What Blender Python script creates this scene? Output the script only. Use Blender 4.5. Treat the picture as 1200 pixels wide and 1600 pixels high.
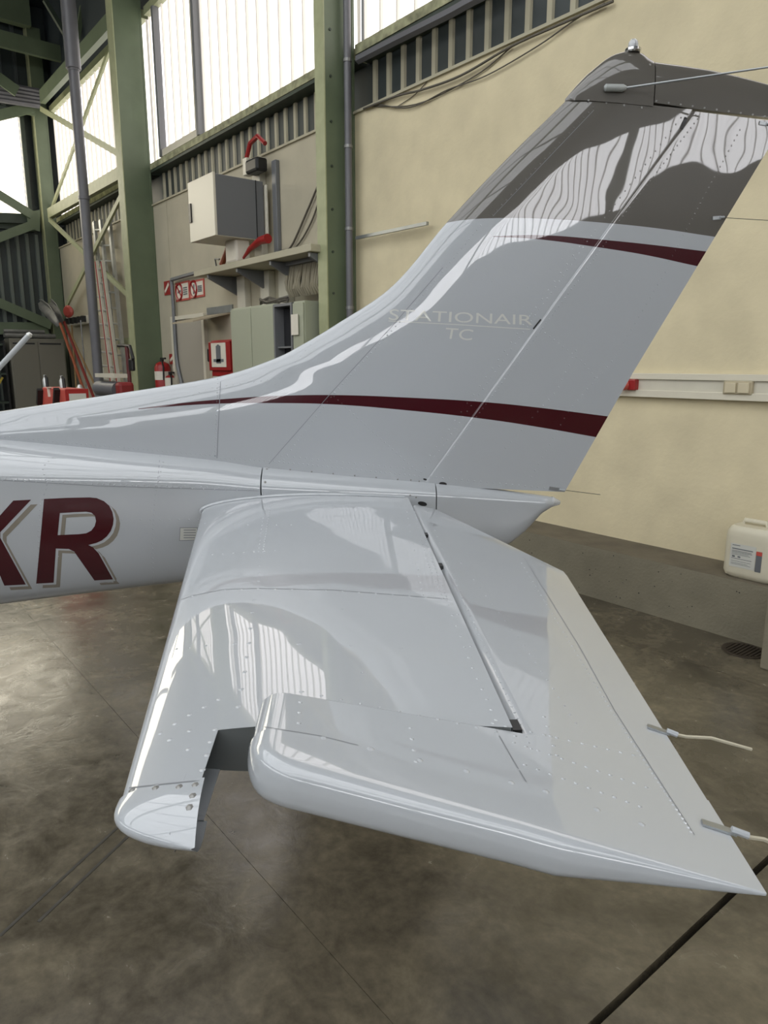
import bpy, bmesh, math, random
from math import sin, cos, pi, sqrt, radians
from mathutils import Vector, Matrix
from mathutils.bvhtree import BVHTree
from mathutils.geometry import tessellate_polygon
random.seed(7)
S = bpy.context.scene
COL = S.collection
for o in list(bpy.data.objects): bpy.data.objects.remove(o)

# ------------------------------------------------------------------ camera, world, exposure
# world axes: X along the window wall, Y into it, Z up; floor z = 0
EYE = Vector((0, 0, 1.72)); FPX = 1109.0; TH = math.atan(231/1109)
FW = Vector((-.7816, .6238, 0)).normalized(); RT = Vector((.6238, .7816, 0)).normalized()
cam = bpy.data.cameras.new('camera'); camo = bpy.data.objects.new('camera', cam); COL.objects.link(camo)
cam.sensor_fit = 'VERTICAL'; cam.sensor_height = 24; cam.lens = 24*FPX/1600; cam.clip_start = .02
fwd = FW*cos(TH) - Vector((0, 0, 1))*sin(TH); up = FW*sin(TH) + Vector((0, 0, 1))*cos(TH)
camo.matrix_world = Matrix((RT, up, -fwd)).transposed().to_4x4(); camo.location = EYE
S.camera = camo
w = bpy.data.worlds.new('world'); S.world = w; w.use_nodes = True
w.node_tree.nodes['Background'].inputs[0].default_value = (.75, .82, .9, 1)
w.node_tree.nodes['Background'].inputs[1].default_value = 1.0
S.view_settings.view_transform = 'Standard'; S.view_settings.look = 'None'
S.view_settings.gamma = 1; S.view_settings.use_curve_mapping = False
S.view_settings.exposure = 0.09
E_NEAR = 2.8      # backlit window strip the camera sees (shaded side)
E_END = 6.0        # end wall windows
E_FAR = 7.0        # bright side windows behind the camera
E_ROOF_FILL = 2.05       # added overhead fill panels, out of view
E_SIDE = 2.6

# ------------------------------------------------------------------ helpers
def ray(x, y):
    a, b = (x-600)/FPX, (800-y)/FPX
    return RT*a + up*b + fwd
def on_plane(x, y, p0, n):
    r = ray(x, y); return EYE + r*((Vector(p0)-EYE).dot(n)/r.dot(n))
def WY(x, y, Y): return on_plane(x, y, (0, Y, 0), Vector((0, 1, 0)))
def WX(x, y, X): return on_plane(x, y, (X, 0, 0), Vector((1, 0, 0)))
def WZ(x, y, Z): return on_plane(x, y, (0, 0, Z), Vector((0, 0, 1)))

def mat(name, col, rough=.5, metal=0, coat=0, noise=0, nscale=8, bump=0, bscale=20, emit=0, spec=.5, stretch=None, trans=0):
    m = bpy.data.materials.new(name); m.use_nodes = True
    N, L = m.node_tree.nodes, m.node_tree.links
    b = N['Principled BSDF']
    b.inputs['Base Color'].default_value = (*col, 1); b.inputs['Roughness'].default_value = rough
    b.inputs['Metallic'].default_value = metal; b.inputs['Specular IOR Level'].default_value = spec
    if coat: b.inputs['Coat Weight'].default_value = coat; b.inputs['Coat Roughness'].default_value = .03
    if trans: b.inputs['Transmission Weight'].default_value = trans
    tc = N.new('ShaderNodeTexCoord'); mp = N.new('ShaderNodeMapping'); L.new(tc.outputs['Object'], mp.inputs[0])
    if stretch: mp.inputs['Scale'].default_value = stretch
    if noise:
        n = N.new('ShaderNodeTexNoise'); n.inputs['Scale'].default_value = nscale; n.inputs['Detail'].default_value = 6
        L.new(mp.outputs[0], n.inputs['Vector'])
        r = N.new('ShaderNodeMapRange'); r.inputs[1].default_value = .3; r.inputs[2].default_value = .7
        r.inputs[3].default_value = 1-noise; r.inputs[4].default_value = 1+noise*.6
        L.new(n.outputs['Fac'], r.inputs[0])
        v = N.new('ShaderNodeVectorMath'); v.operation = 'SCALE'; v.inputs[0].default_value = col
        L.new(r.outputs[0], v.inputs['Scale']); L.new(v.outputs[0], b.inputs['Base Color'])
    if bump:
        n2 = N.new('ShaderNodeTexNoise'); n2.inputs['Scale'].default_value = bscale; n2.inputs['Detail'].default_value = 5
        L.new(mp.outputs[0], n2.inputs['Vector'])
        bp = N.new('ShaderNodeBump'); bp.inputs['Strength'].default_value = 1; bp.inputs['Distance'].default_value = bump
        L.new(n2.outputs['Fac'], bp.inputs['Height']); L.new(bp.outputs[0], b.inputs['Normal'])
    if emit:
        b.inputs['Emission Color'].default_value = (*col, 1); b.inputs['Emission Strength'].default_value = emit
    return m

class MB:
    def __init__(s): s.v = []; s.f = []; s.mi = []; s.k = 0
    def add(s, vs, fs):
        o = len(s.v); s.v += [Vector(p) for p in vs]; s.f += [tuple(i+o for i in f) for f in fs]; s.mi += [s.k]*len(fs); return s
    def mat(s, k): s.k = k; return s
    def box(s, a, b, M=None):
        x0, y0, z0 = a; x1, y1, z1 = b
        P = [Vector((x, y, z)) for x in (x0, x1) for y in (y0, y1) for z in (z0, z1)]
        if M: P = [M @ p for p in P]
        return s.add(P, [(0, 1, 3, 2), (4, 6, 7, 5), (0, 4, 5, 1), (2, 3, 7, 6), (0, 2, 6, 4), (1, 5, 7, 3)])
    def cbox(s, c, d, M=None):
        h = Vector(d)/2; c = Vector(c)
        if M is None: return s.box(c-h, c+h)
        return s.box(-h, h, Matrix.Translation(c) @ M.to_4x4())
    def bar(s, p, q, w, h, upv=(0, 0, 1)):
        p, q = Vector(p), Vector(q); d = (q-p); L = d.length; d.normalize()
        u = Vector(upv) - d*Vector(upv).dot(d); u.normalize(); r = d.cross(u)
        M = Matrix((d, r, u)).transposed().to_4x4(); M.translation = (p+q)/2
        return s.box((-L/2, -w/2, -h/2), (L/2, w/2, h/2), M)
    def tube(s, path, r, n=8, caps=True):
        path = [Vector(p) for p in path]; rs = r if isinstance(r, (list, tuple)) else [r]*len(path)
        vs = []; prev = None
        for i, p in enumerate(path):
            d = (path[min(i+1, len(path)-1)] - path[max(i-1, 0)]).normalized()
            if prev is None:
                a = Vector((0, 0, 1)) if abs(d.z) < .9 else Vector((1, 0, 0))
                u = (a - d*a.dot(d)).normalized()
            else: u = (prev - d*prev.dot(d)).normalized()
            prev = u; w_ = d.cross(u)
            for k in range(n):
                t = 2*pi*k/n; vs.append(p + (u*cos(t) + w_*sin(t))*rs[i])
        fs = [(i*n+k, i*n+(k+1) % n, (i+1)*n+(k+1) % n, (i+1)*n+k) for i in range(len(path)-1) for k in range(n)]
        if caps: fs += [tuple(range(n))[::-1], tuple((len(path)-1)*n+k for k in range(n))]
        return s.add(vs, fs)
    def grid(s, rows, closed=False, flip=False):
        m = len(rows[0]); vs = [p for r in rows for p in r]; fs = []
        for i in range(len(rows)-1):
            for k in range(m if closed else m-1):
                a, b = i*m+k, i*m+(k+1) % m; c, d = b+m, a+m
                fs.append((a, d, c, b) if flip else (a, b, c, d))
        return s.add(vs, fs)
    def prism(s, pts, off):
        n = len(pts); off = Vector(off); pts = [Vector(p) for p in pts]
        vs = pts + [p+off for p in pts]
        return s.add(vs, [tuple(range(n))[::-1], tuple(range(n, 2*n))] + [(i, (i+1) % n, n+(i+1) % n, n+i) for i in range(n)])
    def lathe(s, base, prof, n=16, axis=(0, 0, 1)):
        ax = Vector(axis).normalized(); a = Vector((1, 0, 0)) if abs(ax.x) < .9 else Vector((0, 1, 0))
        u = (a-ax*a.dot(ax)).normalized(); w_ = ax.cross(u); base = Vector(base)
        rows = [[base+ax*h+(u*cos(2*pi*k/n)+w_*sin(2*pi*k/n))*r for k in range(n)] for r, h in prof]
        s.grid(rows, closed=True); m = len(s.v)
        s.f += [tuple(range(m-n, m)), tuple(range(m-n*len(prof), m-n*len(prof)+n))[::-1]]; s.mi += [s.k]*2
        return s
    def build(s, name, mats, parent=None, smooth=False, bevel=0, norm=True, kind=None, label=None):
        me = bpy.data.meshes.new(name); vs = s.v
        if parent is not None:
            inv = parent_matrix(parent).inverted(); vs = [inv @ p for p in s.v]
        me.from_pydata([tuple(p) for p in vs], [], s.f)
        mats = mats if isinstance(mats, (list, tuple)) else [mats]
        for m in mats: me.materials.append(m)
        me.polygons.foreach_set('material_index', s.mi)
        if norm or bevel:
            bm = bmesh.new(); bm.from_mesh(me)
            if bevel:
                bmesh.ops.remove_doubles(bm, verts=bm.verts, dist=1e-6)
                ed = [e for e in bm.edges if len(e.link_faces) == 2 and e.calc_face_angle(0) > .5]
                bmesh.ops.bevel(bm, geom=ed, offset=bevel, segments=2, profile=.5, affect='EDGES', clamp_overlap=True)
            bmesh.ops.recalc_face_normals(bm, faces=bm.faces); bm.to_mesh(me); bm.free()
        if smooth:
            me.polygons.foreach_set('use_smooth', [True]*len(me.polygons))
            try: me.set_sharp_from_angle(angle=radians(38))
            except Exception: pass
        o = bpy.data.objects.new(name, me); COL.objects.link(o)
        if parent is not None: o.parent = parent
        if kind: o['kind'] = kind
        if label: o['label'] = label
        return o
def parent_matrix(p):
    m = p.matrix_basis.copy()
    while p.parent: p = p.parent; m = p.matrix_basis @ m
    return m
def thing(name, label, cat, loc, rotz=0, group=None):
    o = bpy.data.objects.new(name, None); COL.objects.link(o); o.empty_display_size = .1
    o.location = loc; o.rotation_euler = (0, 0, rotz)
    o.matrix_basis = Matrix.Translation(Vector(loc)) @ Matrix.Rotation(rotz, 4, 'Z')
    o['label'] = label; o['category'] = cat
    if group: o['group'] = group
    return o
def tag(o, label, cat, group=None):
    o['label'] = label; o['category'] = cat
    if group: o['group'] = group
    return o
def piece(src, parent, delta):
    o = src.copy(); COL.objects.link(o); o.parent = parent; o.location = src.location + Vector(delta); return o
def interp(tab, x):
    if x <= tab[0][0]:
        (x0, y0), (x1, y1) = tab[0], tab[1]
    elif x >= tab[-1][0]:
        (x0, y0), (x1, y1) = tab[-2], tab[-1]
    else:
        for i in range(len(tab)-1):
            if tab[i][0] <= x <= tab[i+1][0]: (x0, y0), (x1, y1) = tab[i], tab[i+1]; break
    return y0+(y1-y0)*(x-x0)/(x1-x0)
def hermite(tab, x):
    n = len(tab)
    if x <= tab[0][0] or x >= tab[-1][0]: return interp(tab, x)
    for i in range(n-1):
        if tab[i][0] <= x <= tab[i+1][0]: break
    def sl(j):
        if j == 0: return (tab[1][1]-tab[0][1])/(tab[1][0]-tab[0][0])
        if j == n-1: return (tab[-1][1]-tab[-2][1])/(tab[-1][0]-tab[-2][0])
        return (tab[j+1][1]-tab[j-1][1])/(tab[j+1][0]-tab[j-1][0])
    h = tab[i+1][0]-tab[i][0]; t = (x-tab[i][0])/h
    return ((1+2*t)*(1-t)**2*tab[i][1] + t*(1-t)**2*h*sl(i) + t*t*(3-2*t)*tab[i+1][1] + t*t*(t-1)*h*sl(i+1))

# ------------------------------------------------------------------ materials
M = {}
M['plaster'] = mat('cream_plaster', (.68, .60, .40), .8, noise=.10, nscale=3, bump=.002, bscale=30)
M['panel'] = mat('grey_cream_panel', (.47, .43, .32), .8, noise=.08, nscale=2.5, bump=.001, bscale=30)
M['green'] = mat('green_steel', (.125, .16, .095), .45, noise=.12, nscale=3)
M['greencream'] = mat('pale_and_lit_green_steel', (.36, .38, .22), .5, noise=.12, nscale=8)
M['sill'] = mat('weathered_sill', (.34, .34, .2), .7, noise=.5, nscale=9)
M['darkgreen'] = mat('dark_green_steel', (.035, .05, .035), .5, noise=.2, nscale=6)
M['deck'] = mat('dark_cladding', (.032, .042, .042), .45, noise=.1, nscale=2)
M['rib'] = mat('cream_and_rib_glint', (.42, .39, .28), .6)
M['roofdeck'] = mat('roof_deck', (.03, .04, .045), .6)
M['grey_pipe'] = mat('grey_pipe', (.13, .13, .14), .35, metal=.0, noise=.1, nscale=3)
M['zinc'] = mat('zinc', (.35, .37, .38), .35, metal=.8, noise=.1)
M['alu'] = mat('aluminium', (.55, .56, .54), .35, metal=.7, noise=.1)
M['white_paint'] = mat('cream_enamel', (.66, .62, .5), .4)
M['offwhite'] = mat('off_white_enamel', (.6, .57, .47), .35, noise=.05)
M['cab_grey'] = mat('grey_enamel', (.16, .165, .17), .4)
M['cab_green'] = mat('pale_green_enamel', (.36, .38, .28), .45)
M['cab_taupe'] = mat('taupe_enamel', (.17, .16, .125), .45)
M['dark'] = mat('dark_interior', (.012, .013, .015), .6)
M['black'] = mat('black_plastic', (.012, .012, .012), .4)
M['red'] = mat('signal_red', (.31, .012, .012), .35)
M['redfade'] = mat('faded_red', (.5, .08, .06), .45)
M['orange'] = mat('orange_lacquer', (.26, .06, .02), .5)
M['wood'] = mat('wood_shaft', (.3, .19, .08), .6)
M['steel'] = mat('worn_steel', (.25, .25, .24), .4, metal=.6, noise=.2)
M['sign'] = mat('sign_white', (.7, .66, .56), .5)
M['cable'] = mat('grey_cable', (.10, .09, .07), .6)
M['hose'] = mat('pale_hose', (.3, .27, .19), .6, noise=.1)
M['blue'] = mat('blue_cap', (.01, .015, .07), .4)
M['can'] = mat('translucent_canister', (.62, .58, .45), .45, noise=.03)
M['lab'] = mat('label_paper', (.55, .55, .5), .5)
M['ink'] = mat('ink', (.12, .13, .14), .6)
M['curb'] = mat('curb_concrete', (.21, .19, .135), .85, noise=.14, nscale=4, bump=.003, bscale=60)
M['curbtop'] = mat('curb_top_concrete', (.14, .12, .085), .85, noise=.2, nscale=6, bump=.002, bscale=60)
M['joint'] = mat('joint_filler', (.012, .012, .011), .7)
M['tape'] = mat('worn_tape', (.045, .042, .035), .6, noise=.3, nscale=20)
M['iron'] = mat('cast_iron', (.04, .03, .02), .6, noise=.3, nscale=30)
M['stucco_far'] = mat('far_wall', (.42, .39, .29), .85)

def floor_mat():
    m = bpy.data.materials.new('stained_concrete'); m.use_nodes = True
    N, L = m.node_tree.nodes, m.node_tree.links; b = N['Principled BSDF']
    g = N.new('ShaderNodeNewGeometry')
    def nz(sc, det, dist=0, ofs=(0, 0, 0)):
        mp = N.new('ShaderNodeMapping'); mp.inputs['Location'].default_value = ofs; L.new(g.outputs['Position'], mp.inputs[0])
        n = N.new('ShaderNodeTexNoise'); n.inputs['Scale'].default_value = sc; n.inputs['Detail'].default_value = det
        n.inputs['Roughness'].default_value = .62; n.inputs['Distortion'].default_value = dist; L.new(mp.outputs[0], n.inputs['Vector']); return n
    big = nz(1.1, 8, 1.2, (3.1, .4, 0)); fine = nz(7, 9, .6); mott = nz(28, 5)
    cr = N.new('ShaderNodeValToRGB'); e = cr.color_ramp.elements
    e[0].position = .34; e[0].color = (.040, .034, .023, 1); e[1].position = .68; e[1].color = (.18, .155, .105, 1)
    mid = cr.color_ramp.elements.new(.5); mid.color = (.10, .086, .060, 1)
    mx = N.new('ShaderNodeMath'); mx.operation = 'MULTIPLY_ADD'; mx.inputs[1].default_value = .36
    L.new(fine.outputs['Fac'], mx.inputs[0])
    m2 = N.new('ShaderNodeMath'); m2.operation = 'MULTIPLY'; m2.inputs[1].default_value = .64; L.new(big.outputs['Fac'], m2.inputs[0]); L.new(m2.outputs[0], mx.inputs[2])
    L.new(mx.outputs[0], cr.inputs[0])
    r2 = N.new('ShaderNodeMapRange'); r2.inputs[1].default_value = .3; r2.inputs[2].default_value = .7; r2.inputs[3].default_value = .82; r2.inputs[4].default_value = 1.15; L.new(mott.outputs['Fac'], r2.inputs[0])
    v = N.new('ShaderNodeVectorMath'); v.operation = 'SCALE'; L.new(cr.outputs[0], v.inputs[0]); L.new(r2.outputs[0], v.inputs['Scale'])
    L.new(v.outputs[0], b.inputs['Base Color'])
    rr = N.new('ShaderNodeMapRange'); rr.inputs[1].default_value = .3; rr.inputs[2].default_value = .7; rr.inputs[3].default_value = .13; rr.inputs[4].default_value = .29; b.inputs['Specular IOR Level'].default_value = .95
    L.new(fine.outputs['Fac'], rr.inputs[0]); L.new(rr.outputs[0], b.inputs['Roughness'])
    bp = N.new('ShaderNodeBump'); bp.inputs['Distance'].default_value = .0022; bp.inputs['Strength'].default_value = .8
    L.new(fine.outputs['Fac'], bp.inputs['Height']); L.new(bp.outputs[0], b.inputs['Normal'])
    return m
M['floor'] = floor_mat()

def pane_mat(name, col, strength):
    m = bpy.data.materials.new(name); m.use_nodes = True
    N, L = m.node_tree.nodes, m.node_tree.links; b = N['Principled BSDF']
    b.inputs['Base Color'].default_value = (.5, .5, .5, 1); b.inputs['Roughness'].default_value = .3
    b.inputs['Emission Strength'].default_value = strength
    g = N.new('ShaderNodeNewGeometry'); mp = N.new('ShaderNodeMapping'); L.new(g.outputs['Position'], mp.inputs[0])
    mp.inputs['Scale'].default_value = (55, 55, .6)
    n = N.new('ShaderNodeTexNoise'); n.inputs['Scale'].default_value = 1; n.inputs['Detail'].default_value = 2; L.new(mp.outputs[0], n.inputs['Vector'])
    cr = N.new('ShaderNodeValToRGB'); e = cr.color_ramp.elements
    e[0].position = .3; e[0].color = (col[0]*.80, col[1]*.79, col[2]*.8, 1); e[1].position = .55; e[1].color = (*col, 1)
    L.new(n.outputs['Fac'], cr.inputs[0]); L.new(cr.outputs[0], b.inputs['Emission Color'])
    return m
M['pane'] = pane_mat('channel_glass', (.70, .66, .65), E_NEAR)
M['pane_edge'] = mat('channel_glass_flange', (.45, .42, .37), .4, emit=.85)
M['pane_end'] = pane_mat('end_window_glass', (.74, .68, .54), E_END)
M['pane_far'] = pane_mat('sunlit_glass', (.97, .97, 1.0), E_FAR)
M['fill_panel'] = mat('fill_panel_glow', (.95, .97, 1.0), .4, emit=E_ROOF_FILL)
M['side_pane'] = mat('side_window_glass', (.95, .97, 1.0), .4, emit=E_SIDE)
M['door_panel'] = mat('hangar_door_panel', (.12, .15, .13), .5)

# ------------------------------------------------------------------ the setting
XE, XR, YW, YF, ZR = -18.0, 14.0, 4.80, -17.0, 9.2
ZT, ZS0, ZS1, ZW = 4.26, 4.76, 4.89, 7.05       # panel top, sill, window head
ZB0, ZB1 = 5.0, 6.9      # bright window band behind the camera
COLX = [-17.7, -12.1, -6.5, -.9, 4.7, 10.3]
def struct(mb, name, m, **k):
    o = mb.build(name, m, **k); o['kind'] = 'structure'; return o

floor = struct(MB().box((XE-.3, YF-.3, -.35), (XR+.3, YW+.4, -.06)), 'floor', M['joint'])
xs = [XE-.2, -12.0, -6.5, -.88, 4.7, XR+.2]; ys = [YF-.2, -11, -5.0, -2.0, 1.0, 3.86, YW+.3]
for i in range(len(xs)-1):
    for j in range(len(ys)-1):
        gx = .011 if abs(xs[i]+.88) < .01 else .002; gx2 = .011 if abs(xs[i+1]+.88) < .01 else .002
        g0 = .0035 if abs(ys[j]-3.86) < .01 else .0008; g1 = .0035 if abs(ys[j+1]-3.86) < .01 else .0008
        MB().box((xs[i]+gx, ys[j]+g0, -.06), (xs[i+1]-gx2, ys[j+1]-g1, 0)).build('slab', M['floor'], floor)

# window wall: plaster panels, corrugated band, windows
wall = struct(MB().box((XE-.2, YW+.16, 0), (XR+.2, YW+.40, ZS0)).box((XE-.2, YW+.26, ZS0), (XR+.2, YW+.4, ZW+.1)), 'wall_right', M['deck'])
for i in range(len(COLX)):
    x0 = COLX[i]; x1 = COLX[i+1] if i+1 < len(COLX) else XR
    if i == 1:
        MB().box((x0+.0, YW, 0), (-11.55, YW+.16, ZT)).build('panel', M['panel'], wall)
        MB().box((-11.54, YW, 0), (x1, YW+.16, ZT)).build('panel', M['panel'], wall)
    else:
        MB().box((x0, YW, 0), (x1-.01, YW+.16, ZT)).build('panel', M['plaster'] if i > 1 else M['panel'], wall)
    # ledge flashing on top of the panel
    MB().box((x0, YW-.025, ZT), (x1, YW+.1, ZT+.025)).build('flashing', M['rib'], wall)
    # corrugated ribs; cream colour stands for light glinting off the dark sheet's sides
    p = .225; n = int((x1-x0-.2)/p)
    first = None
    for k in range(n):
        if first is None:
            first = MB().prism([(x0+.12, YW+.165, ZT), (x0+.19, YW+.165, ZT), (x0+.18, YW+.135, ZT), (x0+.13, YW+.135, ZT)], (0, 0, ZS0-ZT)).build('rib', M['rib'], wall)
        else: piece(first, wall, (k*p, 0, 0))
wall_up = struct(MB().box((XE-.2, YW+.16, ZW+.1), (XR+.2, YW+.40, ZR)), 'wall_upper_right', M['roofdeck'])

def window_bay(idx, x0, x1, vents=()):
    base = thing_struct('window_%d' % idx)
    MB().box((x0, YW-.02, ZS0), (x1, YW+.2, ZS1-.09)).build('window_sill', M['darkgreen'], base)
    MB().prism([(x0, YW-.03, ZS1-.09), (x0, YW+.2, ZS1-.09), (x0, YW+.2, ZS1+.05), (x0, YW-.03, ZS1)], (x1-x0, 0, 0)).build('sill_top', M['sill'], base)
    MB().box((x0, YW+.02, ZW), (x1, YW+.2, ZW+.12)).build('window_head', M['greencream'], base)
    p = .26; n = int(round((x1-x0)/p)); p = (x1-x0)/n; z0 = ZS1+.02
    mb = MB().box((x0, YW+.12, z0), (x0+p, YW+.13, ZW))
    mb.k = 1
    mb.box((x0, YW+.085, z0), (x0+.012, YW+.119, ZW)).box((x0+p-.012, YW+.085, z0), (x0+p, YW+.119, ZW))
    first = mb.build('pane', [M['pane'], M['pane_edge']], base)
    for k in range(1, n): piece(first, base, (k*p, 0, 0))
    for (a, b) in vents:
        f = MB()
        f.box((a, YW-.0, z0+.02), (a+.07, YW+.1, ZW)).box((b-.07, YW-.0, z0+.02), (b, YW+.1, ZW))
        f.build('casement_stile', M['cab_grey'], base)
        MB().box((a+.07, YW+.02, z0+.02), (b-.07, YW+.09, z0+.12)).build('casement_rail', M['white_paint'], base)
        MB().box((b-.13, YW+.01, z0+.12), (b-.07, YW+.08, ZW)).build('casement_rail', M['white_paint'], base)
    return base
def thing_struct(name):
    o = bpy.data.objects.new(name, None); COL.objects.link(o); o['kind'] = 'structure'; return o
window_bay(1, COLX[0]+.05, COLX[1]-.05)
window_bay(2, COLX[1]+.05, COLX[2]-.05, vents=((-11.72, -10.25),))
window_bay(3, COLX[2]+.05, COLX[3]-.05)
window_bay(4, COLX[3]+.05, COLX[4]-.05)
window_bay(5, COLX[4]+.05, COLX[5]-.05)

# end wall with its own window, seen at the far left
ew = struct(MB().box((XE-.3, YF, 0), (XE, YW+.4, 4.6)).box((XE-.3, YF, 7.1), (XE, YW+.4, ZR)).box((XE-.3, YF, 4.6), (XE-.1, YW+.4, 7.1)), 'wall_end', M['deck'])
first = None
for k in range(58):
    y = YW-.25-k*.2
    if first is None:
        first = MB().prism([(XE, y, .1), (XE, y+.09, .1), (XE+.05, y+.075, .1), (XE+.05, y+.015, .1)], (0, 0, 4.45)).build('rib', mat('end_rib', (.13, .15, .13), .5), ew)
    else: piece(first, ew, (0, -.2*k, 0))
first = None
for k in range(40):
    y = YW-.25-k*.3
    if first is None:
        first = MB().prism([(XE, y, 7.12), (XE, y+.09, 7.12), (XE+.05, y+.075, 7.12), (XE+.05, y+.015, 7.12)], (0, 0, 2.0)).build('rib', mat('upper_rib', (.05, .06, .06), .5), ew)
    else: piece(first, ew, (0, -.3*k, 0))
w6 = thing_struct('window_6')
first = None
for k in range(20):
    y1 = 4.28-k*.62
    if first is None:
        mb = MB().box((XE-.02, y1-.615, 4.75), (XE, y1, 6.93)); mb.k = 1; mb.box((XE, y1-.03, 4.75), (XE+.03, y1-.01, 6.93))
        first = mb.build('pane', [M['pane_end'], M['pane_edge']], w6)
    else: piece(first, w6, (0, -.62*k, 0))
MB().box((XE-.05, -8.2, 4.6), (XE+.1, 4.3, 4.76)).build('window_sill', M['darkgreen'], w6)
MB().box((XE-.05, 4.28, 4.6), (XE+.08, 4.36, 7.1)).build('window_frame', M['darkgreen'], w6)

# the unseen sides of the hall
fw = struct(MB().box((XE-.3, YF-.3, 0), (XR+.3, YF, 4.8)).box((XE-.3, YF-.3, 7.1), (XR+.3, YF, ZR)).box((XE-.3, YF-.3, 4.8), (XR+.3, YF-.1, 7.1)), 'wall_left', M['deck'])
w7 = thing_struct('window_7')
for i in range(6):
    x0 = XE+.3+i*5.3
    MB().box((x0, YF-.06, 4.85), (x0+4.9, YF-.02, 7.05)).build('glazed_bay', M['side_pane'], w7)
    MB().box((x0+4.9, YF-.1, 4.8), (x0+5.3, YF+.2, 7.1)).build('window_frame', M['green'], w7)
rw = struct(MB().box((XR, YF-.3, 0), (XR+.3, YW+.4, ZB0)).box((XR, YF-.3, ZB1), (XR+.3, YW+.4, ZR)).box((XR+.15, YF-.3, ZB0), (XR+.3, YW+.4, ZB1)), 'wall_front', M['deck'])
w9 = thing_struct('window_9')
for i in range(4):
    y0 = YW-.4-(i+1)*5.3
    mb = MB()
    for k in range(20):
        c = y0+k*.25
        mb.k = 0; mb.box((XR+.04, c, ZB0), (XR+.06, c+.22, ZB1))
        mb.k = 1; mb.box((XR+.0, c+.22, ZB0), (XR+.06, c+.25, ZB1))
    mb.build('glazed_bay', [M['pane_far'], M['pane_edge']], w9)
    MB().box((XR-.1, y0+5.0, ZB0-.1), (XR+.12, y0+5.3, ZB1+.1)).build('window_frame', M['green'], w9)
roof = struct(MB().box((XE-.3, YF-.3, ZR), (XR+.3, YW+.4, ZR+.3)), 'ceiling', M['roofdeck'])
rl = thing_struct('window_8')  # holds the added overhead fill panels, out of view; not a real window
for k in range(10):
    y = .3-k*1.65
    MB().box((-11, y-.75, ZR-.05), (8.5, y+.75, ZR-.01)).build('fill_panel', M['fill_panel'], rl)  # unseen glowing panels added under the roof as soft top light
for X in COLX:
    MB().box((X-.1, YF, ZR-.55), (X+.1, YW-.2, ZR-.01)).build('roof_beam', M['green'], roof)

# concrete curb along the wall
cb = struct(MB().box((-6.45, 4.41, 0), (XR, YW, .385)), 'trim_1', [M['curb'], M['curbtop']])
for p in cb.data.polygons:
    if p.normal.z > .9: p.material_index = 1
pl = WZ(1193, 1040, 0)
plx = WY(1191, 1000, 4.08).x
plinth = struct(MB().box((plx, 4.08, 0), (plx+.5, 4.408, .42)), 'trim_2', M['curb'], bevel=.01)
# small pits in the curb face
pits = MB()
for k in range(60):
    x = random.uniform(-4.6, -1.9); z = random.uniform(.04, .36); r = random.uniform(.002, .006)
    pits.add([(x+r*cos(t*pi/3), 4.4085, z+r*sin(t*pi/3)*.8) for t in range(6)], [tuple(range(6))])
pits.build('pit', M['joint'], cb, norm=False, kind='stuff')

# floor tape and drain
for (p, q) in (((190, 1287), (0, 1462)), ((205, 1302), (60, 1440))):
    a, b = WZ(*p, .0008), WZ(*q, .0008)
    o = MB().bar(a, b, .012, .0012).build('floor_tape', M['tape'])
    tag(o, 'thin worn dark tape line on the concrete, %s of the two' % ('upper left' if p[0] == 190 else 'lower right'), 'tape')
dr = WZ(1162, 1017, 0)
t = thing('floor_drain', 'round rusty cast iron drain cover set in the floor at the curb', 'drain', dr)
MB().lathe(dr, [(.125, 0), (.125, .006), (.105, .006), (.105, .003)], 24).build('rim', M['iron'], t)
for k in range(9):
    x = -.09+k*.0225; h = sqrt(max(.105**2-x*x, .0004))
    MB().box(dr+Vector((x-.006, -h, .002)), dr+Vector((x+.006, h, .009))).build('grate_bar', M['iron'], t)

# ------------------------------------------------------------------ steel frame
def column(X, yf, w_, label):
    base = Vector((X-w_/2, (yf+YW)/2, 0))
    t = thing('steel_column', label, 'column', base)
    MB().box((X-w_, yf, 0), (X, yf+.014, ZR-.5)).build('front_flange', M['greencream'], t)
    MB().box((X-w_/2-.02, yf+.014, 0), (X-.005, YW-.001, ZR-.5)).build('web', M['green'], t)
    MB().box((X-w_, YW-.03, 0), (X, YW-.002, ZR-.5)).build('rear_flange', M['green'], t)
    return t
# flange front coloured paler for the light it catches; green side faces right
c2 = column(-6.5, 4.42, .17, 'green steel column between the wall cabinet bay and the open cream wall')
mb = MB()
for k in range(14):
    for y in (4.5,):
        p = Vector((-6.504, y, 1.2+k*.42)); mb.lathe(p, [(.014, 0), (.014, .01)], 6, (1, 0, 0))
mb.build('bolt', M['darkgreen'], c2)
c1 = column(-12.1, 4.34, .26, 'green steel column between the ladders and the hanging wall cabinet')
c0 = column(-17.75, 4.52, .24, 'green steel corner column behind the shovels')
t = thing('downpipe', 'slim grey downpipe clipped to the right side of the second column', 'pipe', (-6.43, 4.62, 0))
MB().tube([(-6.43, 4.66, .4), (-6.43, 4.66, ZR-.6)], .038, 12).build('pipe', M['grey_pipe'], t, smooth=True)
for z in (2.3, 3.1, 3.9, 4.7, 5.5): MB().lathe((-6.43, 4.66, z), [(.045, 0), (.045, .03)], 12).build('clip', M['steel'], t)
pt = WY(108, 0, 3.9)
t = thing('rainwater_pipe', 'thick grey standpipe in front of the bracing, left of the ladders', 'pipe', (-12.74, 3.9, 0))
MB().tube([(-12.74, 3.9, 0), (-12.74, 3.9, 6.3)], .08, 16).build('pipe', M['grey_pipe'], t, smooth=True)
MB().tube([(-12.74, 3.9, 6.28), (-12.74, 3.9, ZR-.02)], .115, 16).build('sleeve', M['grey_pipe'], t, smooth=True)
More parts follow.
